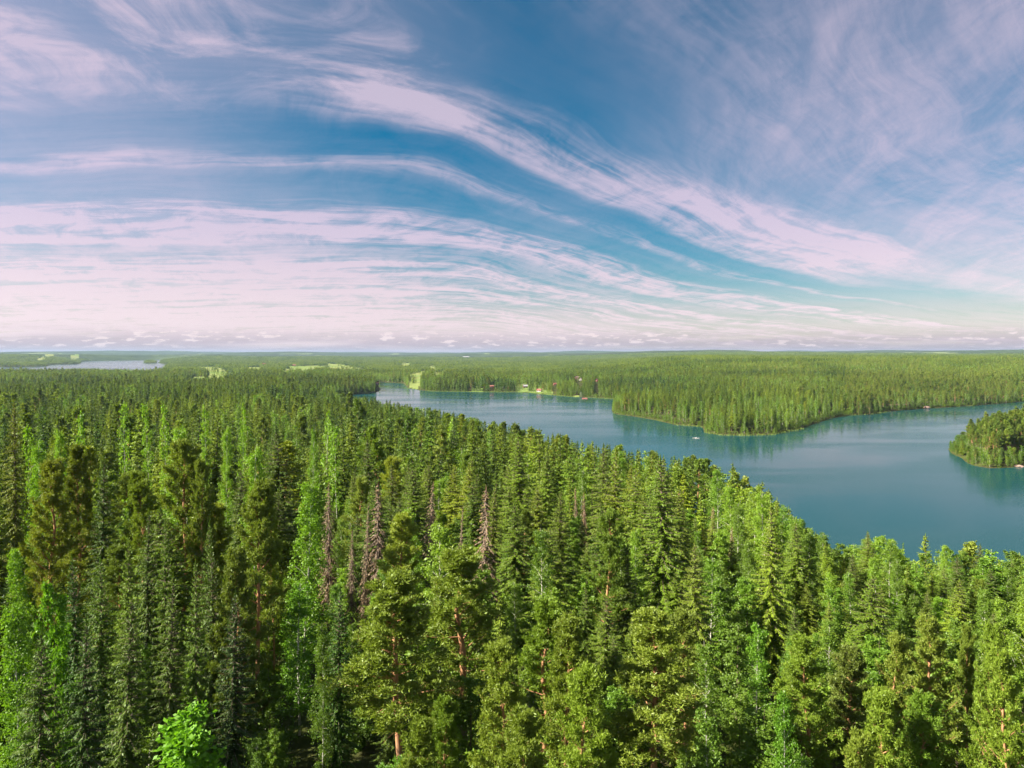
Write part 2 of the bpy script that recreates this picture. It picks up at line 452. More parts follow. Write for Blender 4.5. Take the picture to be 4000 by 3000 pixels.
class Geo:
    def __init__(self):
        self.v = []; self.f = {3: [], 4: []}; self.n = 0
    def add(self, v, f):
        v = np.asarray(v, float).reshape(-1, 3); f = np.asarray(f, int)
        self.v.append(v); self.f[f.shape[1]].append(f + self.n); self.n += len(v)
    def leaves(self, c, a, b, L, W, fold=None):
        """pointed leaf-like quads from base c along a, width along b"""
        n = len(c); L = np.broadcast_to(np.asarray(L, float), n)[:, None]; W = np.broadcast_to(np.asarray(W, float), n)[:, None]
        v = np.stack([c, c + a * L * 0.45 + b * W * 0.5, c + a * L, c + a * L * 0.45 - b * W * 0.5], 1)
        self.add(v, np.arange(n * 4).reshape(n, 4))
    def spikes(self, c, a, b, L, W):
        n = len(c); L = np.broadcast_to(np.asarray(L, float), n)[:, None]; W = np.broadcast_to(np.asarray(W, float), n)[:, None]
        v = np.stack([c - b * W * 0.5, c + b * W * 0.5, c + a * L], 1)
        self.add(v, np.arange(n * 3).reshape(n, 3))
    def tube(self, pts, rad, sides=5):
        pts = np.asarray(pts, float); k = len(pts)
        tan = np.gradient(pts, axis=0); tan /= np.linalg.norm(tan, axis=1)[:, None] + 1e-9
        ref = np.array([0, 0, 1.0]) if abs(tan[0][2]) < 0.8 else np.array([1.0, 0, 0])
        u = np.cross(tan, ref); u /= np.linalg.norm(u, axis=1)[:, None] + 1e-9
        w = np.cross(tan, u)
        an = np.arange(sides) * 2 * math.pi / sides
        ring = pts[:, None] + np.asarray(rad)[:, None, None] * (u[:, None] * np.cos(an)[None, :, None] + w[:, None] * np.sin(an)[None, :, None])
        i = np.arange(k - 1)[:, None] * sides; j = np.arange(sides)[None]; j2 = (j + 1) % sides
        f = np.stack([i + j, i + j2, i + sides + j2, i + sides + j], -1).reshape(-1, 4)
        self.add(ring.reshape(-1, 3), f)
    def arrays(self):
        return np.concatenate(self.v), [np.concatenate(self.f[k]) for k in (3, 4) if self.f[k]]
    def mesh(self, name, mat, smooth=False):
        v, f = self.arrays()
        return mesh_from(name, v, f, [mat], None, smooth)

def nrm(v):
    return v / (np.linalg.norm(v, axis=-1, keepdims=True) + 1e-9)

def side_of(a, R):
    """a random unit vector perpendicular to a"""
    r = R.normal(size=a.shape); r -= (r * a).sum(-1, keepdims=True) * a
    return nrm(r)

def merged(name, trunk, crown, mt, mc):
    tv, tf = trunk.arrays(); cv, cf = crown.arrays()
    faces = []; idx = []
    for f in tf:
        faces.append(f); idx += [0] * len(f)
    for f in cf:
        faces.append(f + len(tv)); idx += [1] * len(f)
    return mesh_from(name, np.concatenate([tv, cv]), faces, [mt, mc], idx)

# ------------------------------------------------------------------ the trees (20 m tall, standing at the origin)
HT = 20.0

def spruce(seed, lod, R0=2.5, dead=False, low=0.10):
    R = np.random.default_rng(seed); T = Geo(); C = Geo()
    T.tube([(0, 0, -0.6), (0, 0, 4), (R.normal() * .08, R.normal() * .08, 10), (R.normal() * .08, 0, 16), (0, 0, HT - .1)], [.20, .17, .12, .06, .012] if not dead else [.14, .11, .08, .04, .01], 6 if lod == 0 else 4)
    step = (0.42, 0.85, 1.35)[lod]
    z = HT * low; lv = 0
    while z < HT - 0.15:
        t = (z - HT * low) / (HT * (1 - low))
        nb = (6, 5, 6)[lod]
        off = R.random() * 6.28
        for k in range(nb):
            ph = off + k * 6.283 / nb + R.normal() * .25
            L = R0 * ((1 - t) ** ((0.80, 0.90, 0.9)[lod] if not dead else 1.0)) * R.uniform(.68, 1.18) * (0.72 + 0.28 * min(1, t / 0.22)) + 0.10
            if dead:
                L *= R.uniform(.5, 1.1)
            e0 = math.radians(-24 + 62 * t ** 1.6 + R.normal() * 7)
            if dead:
                e0 -= math.radians(25)
            d = np.array([math.cos(ph), math.sin(ph), 0]); sd = np.array([-d[1], d[0], 0])
            zz = z + R.normal() * step * .3
            sag = 0.30 if not dead else 0.75
            if lod == 2:                                   # a ragged drooping fan
                a0 = np.array([0, 0, zz + .3]); tip = np.array([d[0] * L * 1.05, d[1] * L * 1.05, zz + L * math.tan(e0) - .35 * L])
                w = .42 * L + .18
                m1 = a0 * .45 + tip * .55 + sd * w * .5 - np.array([0, 0, .5]); m2 = a0 * .45 + tip * .55 - sd * w * .5 - np.array([0, 0, .5])
                C.add([a0, m1, tip, m2], [[0, 1, 2, 3]])
                continue
            ds = (0.11, 0.36)[lod]
            n = max(3, int(L / ds))
            s = (np.arange(n) + R.random(n) * .6) / n
            def curve(s):
                s = np.asarray(s)[:, None]
                p = np.array([0, 0, zz]) + L * s * (d * math.cos(e0) + np.array([0, 0, math.sin(e0)]))
                return p + np.array([0, 0, 1.0]) * L * (-sag * s ** 2 + .22 * s ** 3)
            p = curve(s)
            if lod == 0 or dead:
                T.tube(curve([0, .35, .7, 1.0]), [.035, .024, .014, .005], 3)
            if dead:
                keep = R.random(n) < R.choice([.25, .7, .95])
                p = p[keep]; s = s[keep]; n = len(p)
                if n == 0:
                    continue
            for sg in (-1, 1):
                a = nrm(d * R.uniform(.35, .8, n)[:, None] + sd * sg * R.uniform(.45, 1.0, n)[:, None] + np.array([0, 0, -1.0]) * R.uniform(.15, .75, n)[:, None])
                if dead:
                    a = nrm(a + np.array([0, 0, -1.3]))
                l = (.24 + .30 * L * (1 - s * .75) * .6) * R.uniform(.7, 1.25, n) * (.82, 1.55)[lod] * (.42 + .58 * min(1, L / 1.5))
                b = nrm(np.cross(a, np.array([0, 0, 1.0])) + R.normal(size=(n, 3)) * .35)
                C.leaves(p, a, b, l, l * ((.30, .46)[lod] if not dead else (.26, .36)[lod]))
            if True:                                       # hanging twigs and the tip
                a = nrm(d[None] * .5 + np.array([0, 0, -1.0]) * R.uniform(.4, 1.2, n)[:, None] + R.normal(size=(n, 3)) * .25)
                C.leaves(p, a, side_of(a, R), R.uniform(.26, .50, n) * (.85, 1.6)[lod] * (.4 + .6 * min(1, L / 1.5)), (.10, .28)[lod] if not dead else (.10, .2)[lod])
            a = nrm((curve([1.0]) - curve([.85]))); C.leaves(curve([.93]), a, nrm(np.cross(a, [0, 0, 1.0])), .35 * (1, 1.5)[lod] * (.4 + .6 * min(1, L / 1.5)), .14)
        z += step * (1 - .35 * t) * R.uniform(.8, 1.2); lv += 1
    a = np.array([[0, 0, 1.0]]); C.leaves(np.array([[0, 0, HT - .6]]), a, np.array([[1.0, 0, 0]]), 1.2, .16); C.leaves(np.array([[0, 0, HT - .6]]), a, np.array([[0, 1.0, 0]]), 1.2, .16)
    return T, C

def pine(seed, lod, R0=2.9, base=.46):
    R = np.random.default_rng(seed); T = Geo(); C = Geo()
    bend = [R.normal() * .25 for _ in range(4)]
    tz = np.array([-.6, 5, 10, 14, 17, HT - .4]); tx = np.array([0, bend[0] * .5, bend[0], bend[1], bend[1], bend[2] * .5]); ty = np.array([0, bend[3] * .4, bend[3], bend[2], bend[3], 0])
    T.tube(np.stack([tx, ty, tz], 1), [.23, .20, .165, .12, .075, .02], 7 if lod == 0 else 4)
    tr = lambda z: np.array([np.interp(z, tz, tx), np.interp(z, tz, ty), z])
    if lod == 0:
        for k in range(9):                                  # dead snags below the crown
            z = R.uniform(.12, base + .22) * HT; ph = R.random() * 6.28; l = R.uniform(.5, 1.7)
            d = np.array([math.cos(ph), math.sin(ph), R.uniform(-.2, .25)])
            T.tube([tr(z), tr(z) + d * l * .5, tr(z) + d * l + np.array([0, 0, R.normal() * .15])], [.03, .02, .006], 3)
    nl = (50, 30, 18)[lod]
    for k in range(nl):
        t = (k + R.random()) / nl
        z = HT * (base + (.965 - base) * t)
        prof = min(1.0, .62 + 1.9 * t) * (1 - t) ** .58 * 1.12 + .10
        L = R0 * prof * R.uniform(.6, 1.2)
        ph = k * 2.399 + R.normal() * .4
        el = math.radians(5 + 50 * t + R.normal() * 10)
        d = np.array([math.cos(ph) * math.cos(el), math.sin(ph) * math.cos(el), math.sin(el)])
        sd = np.array([-math.sin(ph), math.cos(ph), 0])
        p0 = tr(z)
        cv = lambda s: p0 + d * L * s + np.array([0, 0, 1.0]) * L * (.22 * s * s - .08 * s)
        if lod < 2:
            T.tube([cv(0), cv(.35), cv(.7), cv(1)], [.055, .04, .022, .008], 4 if lod == 0 else 3)
        ns = (8, 5, 3)[lod]
        for j in range(ns):
            s = .18 + .82 * (j + R.random() * .8) / ns
            sl = (.35 + .38 * L * (1.15 - s)) * R.uniform(.7, 1.3)
            sdv = nrm(d * R.uniform(.3, .9) + sd * R.choice([-1, 1]) * R.uniform(.3, 1.0) + np.array([0, 0, R.uniform(.0, .7)]))
            q0 = cv(s); q1 = q0 + sdv * sl
            if lod == 0:
                T.tube([q0, q1], [.015, .005], 3)
            nt = (20, 8, 4)[lod]
            u = R.random(nt) ** .7
            c = q0 + (q1 - q0) * u[:, None] + R.normal(size=(nt, 3)) * (.15, .22, .40)[lod]
            m = (6, 4, 2)[lod]
            cc = np.repeat(c, m, 0)
            ax = nrm(np.repeat(np.broadcast_to(sdv, (nt, 3)), m, 0) * .5 + np.array([0, 0, .75]) + R.normal(size=(nt * m, 3)) * .75)
            ll = R.uniform(.7, 1.25, nt * m) * (.26, .48, .85)[lod]
            C.leaves(cc, ax, side_of(ax, R), ll, ll * (.24, .46, .75)[lod])
    return T, C

def broadleaf(seed, lod, R0=2.5, base=.22, droop=.55, leaf=.17, dens=1.0, rad=.105, peak=.42, branchy=1.0):
    R = np.random.default_rng(seed); T = Geo(); C = Geo()
    bx, by = R.normal() * .3, R.normal() * .3
    tz = np.array([-.6, 5, 10, 15, HT - .6]); tx = np.array([0, bx * .3, bx, bx * .7, 0]); ty = np.array([0, by * .3, by, by * .6, 0])
    T.tube(np.stack([tx, ty, tz], 1), [rad, rad * .85, rad * .62, rad * .32, .015], 6 if lod == 0 else 4)
    tr = lambda z: np.array([np.interp(z, tz, tx), np.interp(z, tz, ty), z])
    nl = int((46, 26, 18)[lod] * branchy)
    for k in range(nl):
        t = (k + R.random()) / nl
        z = HT * (base + (.97 - base) * t)
        prof = (t / peak) ** .55 if t < peak else max(0, (1 - (t - peak) / (1.03 - peak))) ** .62
        L = R0 * (.22 + .80 * prof) * R.uniform(.62, 1.18)
        ph = k * 2.399 + R.normal() * .5
        el = math.radians(38 + 22 * t + R.normal() * 9)
        d = np.array([math.cos(ph) * math.cos(el), math.sin(ph) * math.cos(el), math.sin(el)])
        hd = np.array([math.cos(ph), math.sin(ph), 0]); sd = np.array([-hd[1], hd[0], 0])
        p0 = tr(max(z - L * .55, HT * base * .8))
        cv = lambda s: p0 + d * L * 1.15 * s - np.array([0, 0, 1.0]) * L * .38 * s * s
        if lod < 2:
            T.tube([cv(0), cv(.4), cv(.75), cv(1)], [.035, .024, .013, .004], 3)
        ns = (9, 6, 4)[lod]
        for j in range(ns):
            s = .06 + .96 * (j + R.random() * .8) / ns
            q = cv(s)
            tl = (.45 + .35 * L * (1.1 - s)) * R.uniform(.6, 1.3)
            dv = nrm(hd * R.uniform(.2, .9) + sd * R.normal() * .8 + np.array([0, 0, R.uniform(-droop, .45)]))
            nt = max(2, int((27, 9, 4)[lod] * dens))
            u = R.random(nt)[:, None]
            c = q + dv * tl * u - np.array([0, 0, 1.0]) * droop * tl * u ** 2 + R.normal(size=(nt, 3)) * (.16, .24, .45)[lod]
            ax = nrm(R.normal(size=(nt, 3)) + np.array([0, 0, -.5 * droop]) + dv * .4)
            ll = leaf * R.uniform(.7, 1.35, nt) * (1.0, 2.3, 3.8)[lod]
            C.leaves(c, ax, side_of(ax, R), ll, ll * .74)
    return T, C

PROTO = {}                       # kind -> lod -> list of (trunk mesh, crown mesh, merged mesh or None)
def proto(kind, lod, builder, mt, mc, merge):
    T, C = builder
    tm = T.mesh('trunk', MAT[mt], True); cm = C.mesh('crown', MAT[mc])
    mm = merged(kind + '_whole', T, C, MAT[mt], MAT[mc]) if merge else None
    PROTO.setdefault(kind, {}).setdefault(lod, []).append((tm, cm, mm))

for i in range(3):
    proto('spruce', 1, spruce(25 + i, 1, (4.2, 2.5, 3.6)[i], False, (.05, .3, .1)[i]), 'spruce_bark', 'spruce', True)
for i in range(4):
    proto('spruce', 0, spruce(10 + i, 0, (3.2, 3.8, 4.2, 3.0)[i], False, (.10, .06, .12, .2)[i]), 'spruce_bark', 'spruce', False)
    proto('spruce', 1, spruce(20 + i, 1, (3.3, 3.9, 3.5, 3.0)[i], False, (.12, .16, .2, .25)[i]), 'spruce_bark', 'spruce', True)
for i in range(3):
    proto('spruce', 2, spruce(30 + i, 2, (3.4, 3.9, 3.1)[i], False, .15), 'spruce_bark', 'spruce', True)
for i in range(4):
    proto('pine', 0, pine(40 + i, 0, (3.3, 3.1, 3.6, 2.9)[i], (.22, .34, .14, .42)[i]), 'pine_bark', 'pine', False)
    proto('pine', 1, pine(50 + i, 1, (3.1, 2.9, 3.3, 2.7)[i], (.30, .38, .34, .44)[i]), 'pine_bark', 'pine', True)
for i in range(3):
    proto('pine', 2, pine(60 + i, 2, 3.1, .38), 'pine_bark', 'pine', True)
for i in range(4):
    proto('birch', 0, broadleaf(70 + i, 0, (2.8, 2.5, 3.1, 2.3)[i], .18), 'birch_bark', 'birch', False)
    proto('birch', 1, broadleaf(80 + i, 1, (2.8, 2.5, 3.0, 2.4)[i], .17), 'birch_bark', 'birch', True)
for i in range(3):
    proto('birch', 2, broadleaf(90 + i, 2, 2.8, .15), 'birch_bark', 'birch', True)
for i in range(3):
    proto('dead_spruce', 0, spruce(100 + i, 0, (2.4, 3.0, 2.0)[i], True, .12), 'dead_bark', 'dead', False)
    proto('dead_spruce', 1, spruce(100 + i, 1, (1.9, 2.4, 1.6)[i], True, .12), 'dead_bark', 'dead', False)
proto('maple', 0, broadleaf(110, 0, 3.3, .15, .25, .24, 1.2, .16, .22, 1.1), 'spruce_bark', 'maple', False)
proto('rowan', 0, broadleaf(111, 0, 4.2, .08, .3, .26, 1.0, .16, .30, 1.0), 'spruce_bark', 'birch', False)
proto('rowan', 0, broadleaf(112, 0, 5.0, .06, .3, .28, 1.0, .16, .34, 1.0), 'spruce_bark', 'birch', False)
proto('rowan', 1, broadleaf(113, 1, 4.6, .08, .3, .26, 1.0, .16, .32, 1.0), 'spruce_bark', 'birch', True)
proto('rowan', 1, broadleaf(114, 1, 5.4, .05, .3, .26, 1.0, .16, .34, 1.0), 'spruce_bark', 'birch', True)
proto('willow', 0, broadleaf(115, 1, 7.5, .03, .3, .36, 1.2, .2, .4, 1.2), 'spruce_bark', 'willow', False)

# a clump of distant trees, for the woods kilometres away
def clump_mesh(seed):
    R = np.random.default_rng(seed); vs = []; fs = []; idx = []; n = 0
    for k in range(8):
        kind = R.choice(['spruce', 'spruce', 'pine', 'birch']); me = PROTO[kind][2][R.integers(3)][1]
        v = np.zeros(len(me.vertices) * 3, np.float32); me.vertices.foreach_get('co', v); v = v.reshape(-1, 3)
        f = np.zeros(len(me.loops), np.int32); me.loops.foreach_get('vertex_index', f)
        f = f[:len(f) // 4 * 4].reshape(-1, 4); sel = np.zeros(len(f), bool); sel[R.permutation(len(f))[:60]] = True; f = f[sel]
        sc = R.uniform(.75, 1.1); v = v * sc * np.array([1.35, 1.35, 1]); v[:, :2] += R.uniform(-11, 11, 2)
        vs.append(v); fs.append(f + n); n += len(v); idx += [{'spruce': 0, 'pine': 1, 'birch': 2}[kind]] * len(f)
    me = mesh_from('tree_clump', np.concatenate(vs), [np.concatenate(fs)], [MAT['spruce'], MAT['pine'], MAT['birch']], idx)
    return me
CLUMPS = [clump_mesh(200 + i) for i in range(4)]

# ------------------------------------------------------------------ the ground, fields, hills and water
def build_ground():
    th = np.concatenate([np.arange(-180, -48, 4.0), np.arange(-48, 48, 0.25), np.arange(48, 180, 4.0)]) * math.pi / 180
    rr = [1.5]
    while rr[-1] < 30000:
        rr.append(rr[-1] + max(2.0, 0.0125 * rr[-1]))
    rr = np.array(rr)
    A, B = np.meshgrid(th, rr)
    X = B * np.sin(A); Y = B * np.cos(A)
    Z = ground_z(X.ravel(), Y.ravel()).reshape(X.shape)
    nr, nt = X.shape
    V = np.stack([X, Y, Z], -1).reshape(-1, 3)
    V = np.concatenate([V, [[0, 0, float(ground_z(np.array([0.0]), np.array([0.0]))[0])]]])
    i = np.arange(nr - 1)[:, None] * nt; j = np.arange(nt)[None]; j2 = (j + 1) % nt
    F = np.stack([i + j, i + nt + j, i + nt + j2, i + j2], -1).reshape(-1, 4)[:, ::-1]
    cen = V[F].mean(1)
    r = np.hypot(cen[:, 0], cen[:, 1])
    ishill = r > 6200
    fld = np.full(len(F), -1)
    near = (r > 900) & (np.abs(cen[:, 0]) < cen[:, 1])
    for k, p in enumerate(FIELDS):
        ins = np.zeros(len(F), bool)
        ins[near] = sdist(cen[near, 0], cen[near, 1], p) < 0
        fld[ins & (cen[:, 2] > 0.6)] = k
    def sub(mask, name, mat, extra=None, kind='structure'):
        f = F[mask]; used = np.unique(f); mp = np.zeros(len(V), int); 
        vv = V[used]; mp[used] = np.arange(len(used)); ff = mp[f]
        faces = [ff]
        if extra is not None:
            c = len(vv); vv = np.concatenate([vv, V[-1:]]); faces = [np.stack([np.full(nt, c), mp[(np.arange(nt) + 1) % nt], mp[np.arange(nt)]], 1), ff]
        me = mesh_from(name, vv, faces, [mat], None, True)
        o = link(name, me, kind=kind)
        return o
    g = sub((~ishill) & (fld < 0), 'ground', MAT['ground'], True)
    sub(ishill & (fld < 0), 'hills', MAT['hills'])
    for k in range(len(FIELDS)):
        if (fld == k).any():
            sub(fld == k, 'field', MAT['field'])
build_ground()

def build_water():
    def sheet(name, x0, x1, y0, y1, n):
        gx = np.linspace(x0, x1, n); gy = np.linspace(y0, y1, n); X, Y = np.meshgrid(gx, gy)
        V = np.stack([X, Y, np.zeros_like(X)], -1).reshape(-1, 3)
        i = np.arange(n - 1)[:, None] * n; j = np.arange(n - 1)[None]
        F = np.stack([i + j, i + j + 1, i + n + j + 1, i + n + j], -1).reshape(-1, 4)
        o = link(name, mesh_from(name, V, [F], [MAT['water']]), kind='structure')
    sheet('lake_water', -700, 2500, -320, 2100, 2)
    sheet('distant_lake_water', -7500, -700, 1900, 9000, 2)
build_water()

# ------------------------------------------------------------------ buildings, boats, rocks: positions first, the woods leave room for them
def gz(x, y):
    return float(ground_z(np.array([x], float), np.array([y], float))[0])

HOUSES = [  # photograph pixel of the base, width, depth, wall height, wall colour, roof colour, turn, label
    (1031, 1427, 26, 11, 5.5, 'red_wall', 'red_roof', 8, 'long barn with bright red roof at the edge of wood above pale fields'),
    (1147, 1432, 24, 11, 5.0, 'red_wall', 'red_roof', -6, 'red barn beside the dark hedge at the back of the yellow field'),
    (1362, 1424, 13, 9, 5.0, 'ochre_wall', 'red_roof', 15, 'ochre farmhouse with red roof in the hamlet behind the pale field'),
    (1376, 1424, 10, 8, 4.5, 'white_wall', 'grey_roof', -10, 'small white house beside the ochre farmhouse in the hamlet'),
    (1398, 1425, 11, 8, 4.5, 'white_wall', 'grey_roof', 5, 'white house at the right end of the hamlet behind the field'),
    (1473, 1495, 10, 7, 3.2, 'red_wall', 'red_roof', 12, 'small red lakeside sauna hut at the narrow far bay'),
    (1820, 1402, 90, 25, 9, 'white_wall', 'grey_roof', 2, 'long white building far away below the horizon ridge'),
    (1922, 1518, 11, 8, 4, 'ochre_wall', 'red_roof', -14, 'small orange cottage among birches above the far reed shore'),
    (2052, 1518, 12, 8, 4, 'red_wall', 'grey_roof', 10, 'reddish cottage on the pale lawn above the far shore'),
    (2106, 1527, 11, 8, 4, 'white_wall', 'red_roof', -18, 'white cottage with orange roof on the lawn by the reeds'),
    (2168, 1516, 9, 7, 3.8, 'red_wall', 'red_roof', 20, 'small red cottage half hidden by birches on the far shore'),
    (2254, 1497, 14, 9, 5.5, 'ochre_wall', 'dark_roof', 5, 'brown two-storey house uphill behind the white gabled house'),
    (2268, 1505, 12, 8, 5, 'white_wall', 'red_roof', 80, 'white gabled house with reddish roof on the far wooded slope'),
    (2331, 1511, 9, 8, 4.5, 'red_wall', 'dark_roof', 75, 'small salmon gable showing alone among trees on the far slope'),
    (2284, 1548, 11, 8, 3.0, 'dark_wall', 'red_roof', -8, 'dark boathouse with pinkish roof on the far waterline beside the pale willow'),
]
HPOS = [at(h[0], h[1], 4.0) for h in HOUSES]
WILLOW = at(2270, 1550, 1.0)

